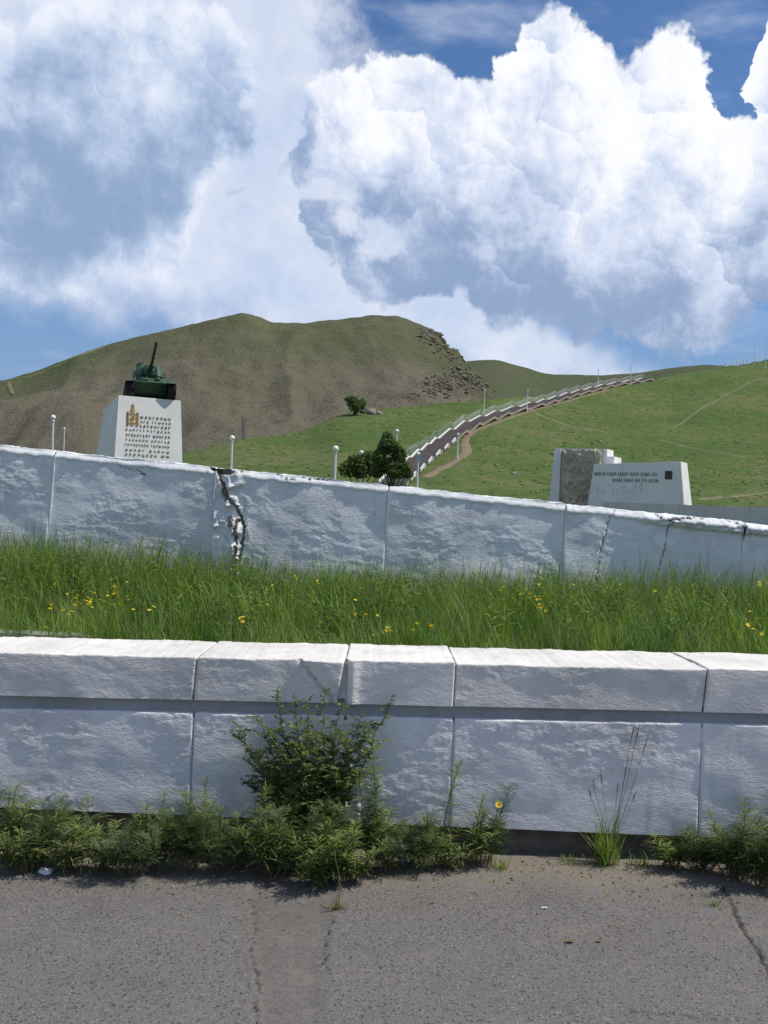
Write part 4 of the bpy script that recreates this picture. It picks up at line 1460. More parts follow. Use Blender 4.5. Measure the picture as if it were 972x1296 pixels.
# ------------------------------------------------------------------ stairway up the hill
st = empty('stairway', tuple(STAIR[0]), 'long dark stone stairway with white kerbs climbing the green hill', 'stairway')
SO = Vector(STAIR[0])
SW = 1.35
flights = []
for a, b_ in zip(STAIR[:-1], STAIR[1:]):
    L = (b_ - a).length
    n = max(1, round(L / 9.5))
    for k in range(n):
        flights.append((a.lerp(b_, k / n), a.lerp(b_, (k + 1) / n)))
for fi, (a, b_) in enumerate(flights):
    d = Vector((b_.x - a.x, b_.y - a.y, 0)); L = d.length; d /= L
    s = Vector((d.y, -d.x, 0))
    rise = b_.z - a.z
    run = L * 0.74
    ns = max(4, int(round(abs(rise) / 0.16)))
    m_ = MB()
    for q in range(ns):
        t0, t1 = run * q / ns, run
        z1 = a.z + rise * (q + 1) / ns; z0 = z1 - rise / ns - 0.25
        p0, p1 = a + d * t0, a + d * (run if q == ns - 1 else run * (q + 1) / ns + 0.05)
        m_.hexa([(p0 - s * SW)[:2] + (z0,), (p0 + s * SW)[:2] + (z0,), (p1 + s * SW)[:2] + (z0,), (p1 - s * SW)[:2] + (z0,),
                 (p0 - s * SW)[:2] + (z1,), (p0 + s * SW)[:2] + (z1,), (p1 + s * SW)[:2] + (z1,), (p1 - s * SW)[:2] + (z1,)])
    fl = m_.build('flight', M['steps'], st, SO)
    m_ = MB()
    p0, p1 = a + d * (run + 0.01), a + d * L
    m_.hexa([(p0 - s * SW)[:2] + (b_.z - 0.4,), (p0 + s * SW)[:2] + (b_.z - 0.4,), (p1 + s * SW)[:2] + (b_.z - 0.4,), (p1 - s * SW)[:2] + (b_.z - 0.4,),
             (p0 - s * SW)[:2] + (b_.z + 0.012,), (p0 + s * SW)[:2] + (b_.z + 0.012,), (p1 + s * SW)[:2] + (b_.z + 0.012,), (p1 - s * SW)[:2] + (b_.z + 0.012,)])
    ld = m_.build('landing', M['steps'], st, SO)
    m_ = MB(); m_.bar((p0 - s * SW) + Vector((0, 0, b_.z + 0.02 - p0.z)), (p0 + s * SW) + Vector((0, 0, b_.z + 0.02 - p0.z)), 0.34, 0.10)
    m_.build('landing_edge', M['concrete'], ld)
    bpy.context.view_layer.objects.active = None
    for o_ in ld.children:
        for v in o_.data.vertices: v.co -= SO
    for side, full in ((-1, True), (1, False)) if fi < 6 else ((-1, True),):
        # white kerb following the flight, flat along the landing
        pts = [a + d * (run * 0.35 if side > 0 else 0) + s * side * (SW + 0.16) + Vector((0, 0, rise * 0.35 if side > 0 else 0)), a + d * run + s * side * (SW + 0.16), b_ + s * side * (SW + 0.16)]
        pts[1].z = b_.z
        m_ = MB()
        for u, v in ((pts[0], pts[1]), (pts[1], pts[2])) if full else ((pts[0], pts[1]),):
            up = Vector((0, 0, 0.10))
            m_.bar(u + up, v + up, 0.16, 0.34)
        m_.build('kerb', M['white'] if side < 0 else M['panel'], st, SO)
        if side == -1:
            rl = MB()
            mat = M['rail_green'] if fi < 7 else M['rail_grey']
            off = s * side * (SW + 0.22)
            q = [a + off, a + d * run + off, b_ + off]
            q[1] = Vector((q[1].x, q[1].y, b_.z))
            for hgt in (0.62, 0.92, 1.2):
                for u, v in ((q[0], q[1]), (q[1], q[2])):
                    rl.bar(u + Vector((0, 0, hgt)), v + Vector((0, 0, hgt)), 0.05, 0.045 if hgt < 1 else 0.07)
            for t in (0.02, 0.27, 0.5, 0.75, 1.0):
                u = q[0].lerp(q[1], t)
                rl.bar(u + Vector((0, 0, -0.05)), u + Vector((0, 0, 1.2)), 0.09, 0.09, (0, 1, 0))
            rl.build('railing', mat, st, SO)

# ------------------------------------------------------------------ lamp posts
LG = 'white globe lamp posts'


def lamp(px, py, D, label, globe=0.15, base=None):
    top = P(px, py, D)
    z0 = float(hill_z(np.array(top.x / D), np.array(D))) - 0.1 if base is None else base
    h = top.z - z0
    o = empty('lamp_post', (top.x, D, z0), label, 'lamp post', LG)
    MB().lathe([(0.13, 0), (0.13, 0.5), (0.085, 0.6), (0.078, h * 0.6), (0.066, h - 0.42), (0.04, h - 0.40)], (0, 0, 0), 10).build('pole', M['post'], o, smooth=True)
    MB().lathe([(0.09, h - 0.42), (0.115, h - 0.38), (0.08, h - 0.30)], (0, 0, 0), 10).build('collar', M['post'], o, smooth=True)
    prof = [(max(0.02, globe * math.sin(t)), h - globe - globe * math.cos(t)) for t in np.linspace(0.15, math.pi - 0.05, 9)]
    MB().lathe(prof, (0, 0, 0), 14).build('globe', M['globe'], o, smooth=True)
    return o


def lamp_hit(px, py, pyb, label, globe=0.17):
    q = near_hit(px, pyb, 60, 330, hill_z)
    return lamp(px, py, q.y, label, globe)


lamp(67.5, 525, 60, 'tall white globe lamp post left of the tank pedestal')
lamp(81.5, 541, 118, 'thin distant lamp post just right of the tall lamp left of the tank', 0.14)
lamp(294, 551, 64, 'white globe lamp post between the tank pedestal and the tree', 0.17)
lamp(425, 564, 58, 'white globe lamp post left of the dark shrub above the wall', 0.18)
lamp(457.5, 570, 84, 'small globe lamp post standing behind the low dark shrub', 0.18)
lamp(502.5, 543, 104, 'globe lamp post rising behind the round dark tree', 0.20)
lp = lamp(529.5, 572, 92, 'lamp post with blue sign at the foot of the stairway', 0.17)
b = MB().box(0.10, 0.34, -0.20, -0.13, float(lp.children[0].dimensions.z) - 1.1, float(lp.children[0].dimensions.z) - 0.35)
M['blue_sign'] = simple('pale_blue_sign', (0.10, 0.36, 0.44), (0.40, 0.52, 0.56), 1.2, 0.5)
b = MB(); hh = P(529.5, 572, 92).z - lp.location.z
b.box(-0.02, 0.36, -0.17, -0.13, hh - 0.95, hh - 0.30)
b.build('sign_plate', M['blue_sign'], lp, bevel=0.01)
lamp_hit(580, 548, 582, 'globe lamp post on the grass right of the lower stairs')
lamp_hit(613.5, 493, 523, 'globe lamp post left of the bend in the stairway')
lamp_hit(668, 493, 521, 'globe lamp post right of the bend in the stairway')
lamp_hit(757.5, 467, 489, 'lamp post against the sky at the upper stairs, left of a pair', 0.14)
lamp_hit(799, 462, 487, 'lamp post against the sky at the upper stairs, right of a pair', 0.14)
lamp(955, 436, 318, 'lamp post on the right skyline, second from the picture edge', 0.16)
lamp(970, 428, 312, 'lamp post on the right skyline at the picture edge', 0.16)

# hand rail at the top of the hill
q0, q1, q2 = near_hit(918, 466, 60, 335, hill_z), near_hit(945, 461, 60, 335, hill_z), near_hit(975, 455, 60, 335, hill_z)
hr = empty('hill_railing', tuple(q0), 'pale handrail on the right skyline beside two lamp posts', 'railing')
for nm, hgts in (('rail', (0.5, 0.95, 1.4)),):
    for h_ in hgts:
        m_ = MB()
        for u, v in ((q0, q1), (q1, q2)):
            m_.bar(u + Vector((0, 0, h_)), v + Vector((0, 0, h_ + 0.3)), 0.10, 0.10)
        m_.build('rail', M['rail_grey'], hr, q0)
for k in range(7):
    u = q0.lerp(q1, k / 6) if k < 7 else q1
    MB().bar(u + Vector((0, 0, -0.3)), u + Vector((0, 0, 1.5)), 0.12, 0.12, (0, 1, 0)).build('rail_post', M['rail_grey'], hr, q0)

# lattice mast on the lower mountain
mq = P(308, 549, 300)
z0 = min(float(hill_z(np.array(mq.x / 300), np.array(300.0))), mq.z)
mast = empty('lattice_mast', (mq.x, 300, z0), 'slender dark lattice mast at the foot of the brown mountain', 'mast')
hm = P(308, 527, 300).z - z0
m_ = MB()
for sx in (-1, 1):
    for sy in (-1, 1):
        m_.bar((sx * 0.7, sy * 0.7, 0), (sx * 0.35, sy * 0.35, hm), 0.14, 0.14, (0, 1, 0))
m_.build('leg_frame', M['letter_grey'], mast)
m_ = MB()
for k in range(6):
    z_ = hm * k / 6; w_ = 0.7 - 0.35 * k / 6
    m_.bar((-w_, -w_, z_), (w_, -w_, z_ + hm / 6), 0.10, 0.10); m_.bar((w_, w_, z_), (-w_, w_, z_ + hm / 6), 0.10, 0.10)
m_.build('bracing', M['letter_grey'], mast)

# ------------------------------------------------------------------ trees and shrubs above the wall
def leaves_mesh(name, C, size, tint, rngs, long=1.6, up=0.3):
    """one folded rhombus per centre"""
    n = len(C)
    u = rngs.normal(size=(n, 3)); u[:, 2] = u[:, 2] * 0.7 - up * 0.3
    u /= np.linalg.norm(u, axis=1)[:, None]
    w = rngs.normal(size=(n, 3)); w -= u * (w * u).sum(1)[:, None]; w /= np.linalg.norm(w, axis=1)[:, None]
    s = size * rngs.uniform(0.7, 1.3, n)[:, None]
    V = np.stack([C - u * s * long / 2, C + w * s / 2, C + u * s * long / 2, C - w * s / 2], 1).reshape(-1, 3)
    k = np.arange(n) * 4
    F = np.stack([k, k + 1, k + 2, k + 3], -1)
    return mesh_np(name, V, F, attrs={'tint': np.repeat(tint, 4)})


def tree(name, loc, clumps, nleaf, size, seed, label, cat, trunk_h, mat='leaf_tree', gap=0.5):
    r_ = np.random.default_rng(seed)
    o = empty(name, loc, label, cat)
    pts, tn = [], []
    for (x, y, z, rx, rz) in clumps:
        m_ = int(nleaf * rx * rx * rz)
        q = r_.normal(size=(m_, 3)); q /= np.linalg.norm(q, axis=1)[:, None]
        rad = r_.uniform(0.25, 1, m_) ** 0.45
        q = q * rad[:, None] * np.array([rx, rx, rz]) * (1 + 0.25 * fbm(q[:, 0] * 2.5 + seed, q[:, 2] * 2.5 + q[:, 1], seed, 2))[:, None]
        q += np.array([x, y, z])
        keep = fbm(q[:, 0] * 2.2 / size * 0.12 + seed, q[:, 2] * 2.2 / size * 0.12 + q[:, 1] * 0.7, seed + 3, 2) > -gap
        pts.append(q[keep]); tn.append(np.clip(r_.normal(0.45, 0.25, keep.sum()), 0, 1))
    C = np.concatenate(pts)
    f = obj('crown', leaves_mesh('crown', C, size, np.concatenate(tn), r_), M[mat], o)
    f['kind'] = 'stuff'
    t_ = MB()
    top = Vector((clumps[0][0], clumps[0][1], clumps[0][2]))
    fork = Vector((0.05, 0, trunk_h))
    t_.tube([(0, 0, -0.2), (0.03, 0, trunk_h * 0.5), fork], [size * 0.9, size * 0.75, size * 0.62], 8)
    for (x, y, z, rx, rz) in clumps:
        e = Vector((x, y, z)); md = fork.lerp(e, 0.5) + Vector((0, 0, -0.1))
        t_.tube([fork, md, e], [size * 0.5, size * 0.33, size * 0.12], 6)
    t_.build('trunk', M['bark_dark'], o)
    return o


tq = P(496, 606, 75)
tz = float(hill_z(np.array(tq.x / 75), np.array(75.0)))
k = 75 / FPX


def cl(px, py, r_, rz, dy=0.0, ref=None, D=75):
    q = P(px, py, D)
    return (q.x - ref[0], dy, q.z - ref[2], r_ * D / FPX, rz * D / FPX)


ref = (tq.x, 75, tz)
tree('round_tree', ref, [cl(491, 564, 12, 11, 0, ref), cl(505, 577, 10, 12, 0.3, ref), cl(480, 580, 10, 10, -0.3, ref), cl(495, 590, 15, 11, 0.2, ref), cl(511, 594, 10, 9, -0.3, ref), cl(477, 597, 10, 8, 0.3, ref), cl(490, 553, 7, 7, 0.1, ref), cl(500, 566, 8, 7, -0.4, ref), cl(516, 600, 7, 6, 0.2, ref), cl(484, 570, 8, 7, 0.5, ref), cl(501, 600, 12, 7, -0.4, ref)],
     3600, 0.13, 5, 'round dark green tree beside the foot of the stairway', 'tree', 0.9)
sq = P(452, 606, 79); sz = float(hill_z(np.array(sq.x / 79), np.array(79.0))); ref = (sq.x, 79, sz)
tree('leafy_shrub', ref, [cl(452, 588, 15, 13, 0, ref, 79), cl(466, 584, 11, 13, 0.3, ref, 79), cl(440, 594, 12, 10, -0.2, ref, 79), cl(458, 597, 14, 9, 0.2, ref, 79), cl(474, 594, 9, 10, 0.2, ref, 79)],
     2000, 0.15, 6, 'low loose green shrub left of the round tree', 'shrub', 0.5, gap=0.2)
hq = near_hit(449, 526, 60, 330, hill_z); ref = tuple(hq)
DD = hq.y
tree('hill_shrub', ref, [cl(446, 508, 8, 7, 0, ref, DD), cl(456, 511, 8, 8, 0.6, ref, DD), cl(450, 516, 8, 7, -0.5, ref, DD), cl(441, 505, 5, 4, 0.2, ref, DD), cl(459, 519, 5, 4, 0.2, ref, DD)],
     120, 0.42, 8, 'lone dark shrub on the crest of the green hill below the mountain', 'shrub', 1.0)

# ------------------------------------------------------------------ rocks
M['rock'] = simple('dark_crag_rock', (0.15, 0.132, 0.105), (0.075, 0.068, 0.056), 0.12, 0.9, bmp=0.8, bscale=1.0)
M['rock_pale'] = simple('pale_boulder', (0.26, 0.235, 0.20), (0.18, 0.165, 0.14), 1.0, 0.9, bmp=0.5, bscale=3.0)


def icosphere():
    import bmesh
    bm = bmesh.new(); bmesh.ops.create_icosphere(bm, subdivisions=2, radius=1.0)
    V = np.array([v.co[:] for v in bm.verts]); F = np.array([[v.index for v in f.verts] for f in bm.faces]); bm.free()
    return V, F


IV, IF = icosphere()


def rocks_mesh(name, items, seed):
    r_ = np.random.default_rng(seed)
    Vs, Fs = [], []; n0 = 0
    for (c, s) in items:
        V = IV * (1 + 0.35 * fbm(IV[:, 0] * 1.7 + r_.uniform(0, 50), IV[:, 1] * 1.7 + IV[:, 2] * 1.3, seed, 2))[:, None]
        V = np.round(V * 1.7) / 1.7 * 0.7 + V * 0.3
        an = r_.uniform(0, 6.28); ca, sa = math.cos(an), math.sin(an)
        V = V @ np.array([[ca, sa, 0], [-sa, ca, 0], [0, 0, 1]])
        V = V * np.array([s * r_.uniform(0.8, 1.5), s, s * r_.uniform(0.5, 0.9)]) + np.array(c)
        Vs.append(V); Fs.append(IF + n0); n0 += len(V)
    return mesh_np(name, np.concatenate(Vs), None, np.concatenate(Fs))


items = []
r_ = np.random.default_rng(33)
for (px, py, sx, sy, n, s0, s1) in ((543, 424, 9, 8, 46, 1.6, 4.2), (556, 434, 9, 9, 26, 1.2, 3.2), (575, 455, 12, 10, 30, 1.0, 2.8), (590, 478, 16, 10, 70, 1.0, 3.4), (560, 484, 14, 8, 60, 1.0, 3.4), (545, 494, 18, 6, 60, 0.9, 3.0),
                                    (515, 503, 18, 4, 34, 0.8, 2.2), (600, 490, 10, 6, 30, 0.8, 2.4), (245, 474, 16, 4, 26, 0.6, 1.6), (360, 436, 10, 3, 10, 0.5, 1.3), (480, 420, 25, 10, 12, 0.5, 1.2)):
    for _ in range(int(n * 1.9)):
        x_, y_ = r_.normal(px, sx * 0.8), r_.normal(py, sy * 0.8)
        q = near_hit(x_, y_, 390, 905, mount_z)
        if q.y > 902: continue
        ss = float(r_.uniform(s0, s1)) * q.y / 800 * 0.52 * (1.5 if r_.uniform() < 0.15 else 0.8)
        items.append(((q.x, q.y, q.z - 0.25 * ss), ss))
tag(obj('crag_rocks', rocks_mesh('crag_rocks', items, 3), M['rock']), 'dark broken crags on the right shoulder of the mountain', None, None, 'stuff')
q = near_hit(470, 524, 60, 330, hill_z)
o = obj('boulder', rocks_mesh('boulder', [((0, 0, 0.1), 0.9), ((1.1, 0.2, 0.05), 0.6), ((-0.9, 0.1, 0.0), 0.45)], 9), M['rock_pale'])
o.location = q
tag(o, 'pale boulder beside the lone shrub on the green hill crest', 'boulder')
items = []
for (px, py) in ((716, 560), (830, 545), (858, 590), (905, 527), (935, 560), (880, 575), (700, 575), (760, 560), (628, 590), (650, 600), (820, 520), (875, 500), (858, 487), (923, 477), (840, 530), (960, 600), (690, 590), (790, 520), (610, 596)):
    q = near_hit(px, py, 60, 330, hill_z)
    items.append(((q.x, q.y, q.z + 0.05), float(r_.uniform(0.16, 0.34))))
tag(obj('hill_stones', rocks_mesh('hill_stones', items, 4), M['rock_pale']), 'small pale stones scattered on the green hillside', None, None, 'stuff')


# rough tussocks on the slopes
M['tussock'] = foliage('hill_tussock', (0.055, 0.088, 0.026), (0.15, 0.16, 0.06), 0.7, 0.25)


def tussocks(name, n, dlo, dhi, fn, size, seed, label, per=5, clump=0.5):
    r_ = np.random.default_rng(seed)
    a = r_.uniform(-0.50, 0.50, n); D = np.sqrt(r_.uniform(dlo ** 2, dhi ** 2, n))
    keep = fbm(a * D / 14, D / 14, seed, 3) > r_.uniform(-0.55, 0.35, n)
    a, D = a[keep], D[keep]
    if fn is hill_z:
        d, _ = path_dist(a * D, D)
        a, D = a[d > 3.0], D[d > 3.0]
    z = fn(a, D)
    C = np.repeat(np.stack([a * D, D, z], -1), per, 0)
    C = C + r_.normal(0, 1, C.shape) * np.array([clump, clump, 0.12 * clump]) * size * 2 + np.array([0, 0, 0.3 * size])
    t = np.clip(np.repeat(r_.uniform(0, 1, len(a)), per) + r_.normal(0, 0.15, len(C)), 0, 1)
    tag(obj(name, leaves_mesh(name, C, size, t, r_, 1.5, -1.0), M['tussock']), label, None, None, 'stuff')


tussocks('hill_tussocks', 9000, 74, 300, hill_z, 0.15, 71, 'rough grass tussocks dotting the green hillside')
tussocks('mountain_scrub', 4500, 420, 890, mount_z, 0.5, 72, 'low dry scrub dotting the brown mountain slope', 3, 0.8)
# ------------------------------------------------------------------ meadow between the walls
def blades(name, base, h, w, lean, seed, mat, tint, kind='stuff', label=None, curl=0.5, drift=0.0):
    """grass: each blade is a bent tapering ribbon of four rows"""
    r_ = np.random.default_rng(seed)
    n = len(base)
    an = r_.uniform(0, 2 * math.pi, n)
    if drift > 0:
        an = np.where(r_.uniform(0, 1, n) < 0.6, fbm(base[:, 0] / 0.35, base[:, 1] / 0.35, 815, 2) * 7 + r_.normal(0, 0.7, n), an)
    dirx, diry = np.cos(an), np.sin(an)
    wx_, wy_ = -diry, dirx
    rows = []
    for t, wf in ((0, 0.8), (0.35, 1.0), (0.7, 0.7), (1.0, 0.0)):
        bend = lean * (t ** (1 + curl))
        cx = base[:, 0] + dirx * bend * h; cy = base[:, 1] + diry * bend * h
        cz = base[:, 2] + h * (t - 0.35 * lean * t * t)
        if wf > 0:
            rows.append(np.stack([cx - wx_ * w * wf / 2, cy - wy_ * w * wf / 2, cz], -1))
            rows.append(np.stack([cx + wx_ * w * wf / 2, cy + wy_ * w * wf / 2, cz], -1))
        else:
            rows.append(np.stack([cx, cy, cz], -1))
    V = np.stack(rows, 1).reshape(-1, 3)
    k = np.arange(n) * 7
    F4 = np.concatenate([np.stack([k, k + 1, k + 3, k + 2], -1), np.stack([k + 2, k + 3, k + 5, k + 4], -1)])
    F3 = np.stack([k + 4, k + 5, k + 6], -1)
    return mesh_np(name, V, F4, F3, {'tint': np.repeat(np.clip(tint, 0, 1), 7)})


def bed_pts(n, seed, x0=-4.3, x1=4.3, y0=5.50, y1=8.12):
    r_ = np.random.default_rng(seed)
    x = r_.uniform(x0, x1, n); y = r_.uniform(y0, y1, n)
    return x, y, r_


def bed_height(x, y):
    """how tall the grass stands: tallest along the rear wall and in drifts"""
    d = fbm(x / 0.55, y / 0.55, 811, 3)
    back = sstep(6.2, 8.0, y)
    return 0.19 + 0.13 * back + 0.14 * d + 0.05 * sstep(-1.0, -3.0, x)


x, y, r_ = bed_pts(62000, 41)
hh = np.clip(bed_height(x, y) * r_.uniform(0.4, 1.5, len(x)) * (1 + 0.8 * fbm(x / 0.16, y / 0.16, 830, 2)), 0.06, 0.6)
tone = fbm(x / 0.4, y / 0.4, 820, 3) * 0.5
tint = np.clip(0.40 + tone * 1.3 + r_.normal(0, 0.24, len(x)), 0, 1)
me = blades('meadow_grass', np.stack([x, y, bed_z(x, y) - 0.02], -1), hh, r_.uniform(0.0016, 0.0048, len(x)), r_.uniform(0.1, 0.95, len(x)), 42, None, tint, drift=1.3)
tag(obj('meadow_grass', me, M['grass']), 'tall green meadow grass filling the bed between the two white walls', None, None, 'stuff')
xa, ya, r_ = bed_pts(9000, 44, y0=6.3)
keep = (fbm(xa / 0.5, ya / 0.5, 840, 2) + 0.35 * sstep(0.6, -1.5, xa) + 0.2 * sstep(6.8, 7.8, ya)) > r_.uniform(-0.1, 0.7, len(xa))
xa, ya = xa[keep], ya[keep]
hh = np.clip(r_.uniform(0.20, 0.46, len(xa)), 0.1, 0.5)
me = blades('broad_grass', np.stack([xa, ya, bed_z(xa, ya)], -1), hh, r_.uniform(0.005, 0.011, len(xa)), r_.uniform(0.3, 1.0, len(xa)), 43, None, np.clip(r_.normal(0.45, 0.25, len(xa)), 0, 1))
tag(obj('broad_grass', me, M['grass']), 'broad bladed grass growing thickest at the left before the rear wall', None, None, 'stuff')
# pale seeding stalks
x, y, r_ = bed_pts(2000, 47)
hh = np.clip(bed_height(x, y) * r_.uniform(1.0, 1.55, len(x)), 0.1, 0.62)
me = blades('seed_grass', np.stack([x, y, bed_z(x, y)], -1), hh, r_.uniform(0.002, 0.005, len(x)), r_.uniform(0.05, 0.6, len(x)), 48, None, r_.uniform(0, 1, len(x)))
tag(obj('seed_grass', me, M['straw']), 'pale dry seed stalks standing among the meadow grass', None, None, 'stuff')


# broad-leaved stalks: upright stems carrying narrow leaves (upper edge of the bed)
def leaf_template(L, W, droop=0.25, n=3):
    ts = np.linspace(0, 1, n + 1)
    V, F = [], []
    for t in ts:
        w = W * math.sin(math.pi * min(0.97, 0.06 + t * 0.94)) ** 0.8 / 2
        V += [(-w, L * t, -droop * L * t * t), (w, L * t, -droop * L * t * t)]
    for k in range(n):
        F.append((2 * k, 2 * k + 1, 2 * k + 3, 2 * k + 2))
    return np.array(V), np.array(F)


class Foliage:
    """collects transformed leaf templates and stems of one plant"""
    def __init__(self, seed):
        self.r = np.random.default_rng(seed); self.V = []; self.F = []; self.T = []; self.n = 0
        self.stem = MB()

    def put(self, tmpl, pos, fwd, roll, s, tint):
        V, F = tmpl
        f = Vector(fwd).normalized()
        side = f.cross(Vector((0, 0, 1)))
        if side.length < 1e-3: side = Vector((1, 0, 0))
        side.normalize(); up = side.cross(f)
        c, sn_ = math.cos(roll), math.sin(roll)
        s2 = side * c + up * sn_; u2 = up * c - side * sn_
        Mx = np.array([s2, f, u2]) * s
        self.V.append(V @ Mx + np.array(pos)); self.F.append(F + self.n); self.n += len(V)
        self.T.append(np.full(len(V), tint))

    def build(self, name_l, name_s, mat_l, mat_s, parent, origin):
        V = np.concatenate(self.V) - np.array(origin)
        o = obj(name_l, mesh_np(name_l, V, np.concatenate(self.F), attrs={'tint': np.clip(np.concatenate(self.T), 0, 1)}), M[mat_l], parent)
        o['kind'] = 'stuff'
        self.stem.build(name_s, M[mat_s], parent, origin)


fo = Foliage(90)
lance = leaf_template(0.095, 0.013)
lance2 = leaf_template(0.05, 0.008, 0.1)
for _ in range(620):
    u = fo.r.uniform()
    X_ = fo.r.uniform(-4.0, 4.0) if fo.r.uniform() < 0.6 else fo.r.uniform(-4.0, 0.2)
    Y_ = fo.r.uniform(7.2, 8.1) if u < 0.7 else fo.r.uniform(5.9, 7.3)
    if X_ < -0.8 and u < 0.7: H_ = fo.r.uniform(0.30, 0.48)
    else: H_ = fo.r.uniform(0.25, 0.44)
    z0 = float(bed_z(X_, Y_))
    lx, ly = fo.r.normal(0, 0.10, 2)
    pts = [Vector((X_ + lx * t, Y_ + ly * t, z0 + H_ * t)) for t in (0, 0.5, 1.0)]
    fo.stem.tube(pts, [0.0022, 0.0018, 0.001], 4)
    nl = int(H_ / 0.022)
    th = fo.r.uniform(0, 6.28)
    tb = fo.r.normal(0.5, 0.2)
    for k in range(nl):
        t = 0.25 + 0.75 * k / nl
        th += 2.4
        p = pts[0].lerp(pts[2], t)
        fo.put(lance if t < 0.8 else lance2, p, (math.cos(th), math.sin(th), fo.r.uniform(0.1, 0.9)), fo.r.uniform(-0.5, 0.5), fo.r.uniform(0.6, 1.1) * (1.15 - 0.5 * t), tb + fo.r.normal(0, 0.12))
mw = empty('meadow_weeds', (0, 7.5, 0.9), 'narrow leaved weeds standing along the foot of the cracked rear wall', None)
mw['kind'] = 'stuff'
fo.build('foliage', 'stem', 'grass', 'bark', mw, (0, 7.5, 0.9))

# yellow flowers: one small plant each
pet = []
Vp, Fp = [], []
for k in range(5):
    a = k * 2 * math.pi / 5
    c, s = math.cos(a), math.sin(a)
    q = [(0, 0, 0), (0.006 * c - 0.005 * s, 0.006 * s + 0.005 * c, 0.003), (0.014 * c, 0.014 * s, 0.004), (0.006 * c + 0.005 * s, 0.006 * s - 0.005 * c, 0.003)]
    Vp += q; Fp.append([len(Vp) - 4 + j for j in range(4)])
head_me = mesh_np('flower_head', np.array(Vp), np.array(Fp), attrs={'tint': np.tile([0, 0.6, 1, 0.6], 5)})
head_me.materials.append(M['yellow'])
sb = MB().tube([(0, 0, 0), (0.004, 0.003, 0.5), (0, 0, 1)], [0.0016, 0.0013, 0.001], 4)
tmp = sb.build('stem', M['bark'])
stem_me = tmp.data
bpy.data.objects.remove(tmp)
FL = []
for (px, py, sx, sy, n) in ((105, 757, 22, 10, 16), (150, 752, 18, 10, 9), (180, 765, 10, 8, 4), (355, 745, 12, 8, 7), (440, 770, 22, 14, 12), (485, 795, 10, 6, 4), (535, 792, 12, 6, 3), (660, 745, 16, 12, 12), (690, 760, 20, 14, 8), (780, 745, 20, 10, 6), (950, 770, 16, 22, 9), (60, 770, 30, 16, 4), (300, 770, 40, 18, 4)):
    for _ in range(n):
        FL.append((random.gauss(px, sx), random.gauss(py, sy), px))
FW = {105: 'in the big patch at the left of the grass', 150: 'on the right side of the big left patch', 180: 'just right of the big left patch', 355: 'under the cracked part of the rear wall', 440: 'in the patch at the middle of the grass',
      485: 'low in the grass near the middle of the cream wall top', 535: 'low in the grass just right of the middle', 660: 'in the patch under the right half of the rear wall', 690: 'scattered right of the middle of the grass',
      780: 'high in the grass under the thin right cracks', 950: 'in the patch at the right edge of the grass', 60: 'at the far left end of the grass', 300: 'scattered left of the middle of the grass'}
for px, py, key in FL:
    # depth from height in the picture: lower flowers stand nearer
    a_, e_ = pix(px, py)
    Ds = np.linspace(5.65, 8.05, 120)
    vis = EYE + e_ * Ds <= bed_z(a_ * Ds, Ds) + bed_height(a_ * Ds, Ds) * 1.02
    Df = float(Ds[np.argmax(vis)]) if vis.any() else 8.0
    q = P(px, py, Df)
    zb0 = float(bed_z(q.x, Df))
    hgt = max(0.12, q.z - zb0)
    o = empty('yellow_flower', (q.x, Df, zb0), 'small yellow wildflower ' + FW[key], 'flower', 'yellow wildflowers in the grass')
    o.rotation_euler = (random.uniform(-0.06, 0.06), random.uniform(-0.06, 0.06), random.uniform(0, 6))
    s_ = bpy.data.objects.new('stem', stem_me); col.objects.link(s_); s_.parent = o; s_.scale = (1, 1, hgt)
    for k in range(random.choice((1, 1, 2))):
        f_ = bpy.data.objects.new('flower_head', head_me); col.objects.link(f_); f_.parent = o
        f_.location = (k * 0.015, 0.01 * k, hgt - 0.02 * k); sc_ = random.uniform(0.8, 1.25); f_.scale = (sc_, sc_, sc_)
        f_.rotation_euler = (random.uniform(0.1, 0.9), random.uniform(-0.5, 0.5), 0)


# ------------------------------------------------------------------ feathery weeds along the foot of the front wall
def feather_template(L, pairs, lw, spread, seed):
    """pinnate leaf: narrow leaflets in pairs along a drooping rachis"""
    r_ = np.random.default_rng(seed)
    V, F = [], []

    def rh(p, d, l, w):
        d = np.array(d) / np.linalg.norm(d)
        sd = np.cross(d, (0, 0, 1)); sd /= (np.linalg.norm(sd) + 1e-9)
        k = len(V)
        tip = p + d * l + np.array((0, 0, -0.12 * l))
        V.extend([p, p + d * l * 0.45 + sd * w / 2, tip, p + d * l * 0.45 - sd * w / 2])
        F.append((k, k + 1, k + 2, k + 3))
    pt = lambda t: np.array((0, L * t, 0.10 * L * math.sin(t * 2.2) - 0.28 * L * t * t))
    for k in range(pairs):
        t = 0.18 + 0.75 * k / pairs
        ll = L * spread * (0.45 + 0.55 * math.sin(math.pi * (0.2 + 0.75 * t))) * r_.uniform(0.8, 1.2)
        for s in (-1, 1):
            rh(pt(t), (s * math.cos(0.75), math.sin(0.75) + 0.2, r_.uniform(-0.25, 0.3)), ll, lw)
    rh(pt(0.9), (0, 1, -0.3), L * spread * 0.8, lw)
    k = len(V)
    for t in (0, 0.5, 0.95):
        p = pt(t); V.extend([p + np.array((-0.0009, 0, 0)), p + np.array((0.0009, 0, 0))])
    F.extend([(k, k + 1, k + 3, k + 2), (k + 2, k + 3, k + 5, k + 4)])
    return np.array(V), np.array(F)


FT_ = [feather_template(0.085, 4, 0.0046, 0.58, 1), feather_template(0.07, 4, 0.0050, 0.60, 2), feather_template(0.10, 5, 0.0042, 0.50, 3), feather_template(0.055, 3, 0.0052, 0.7, 4)]


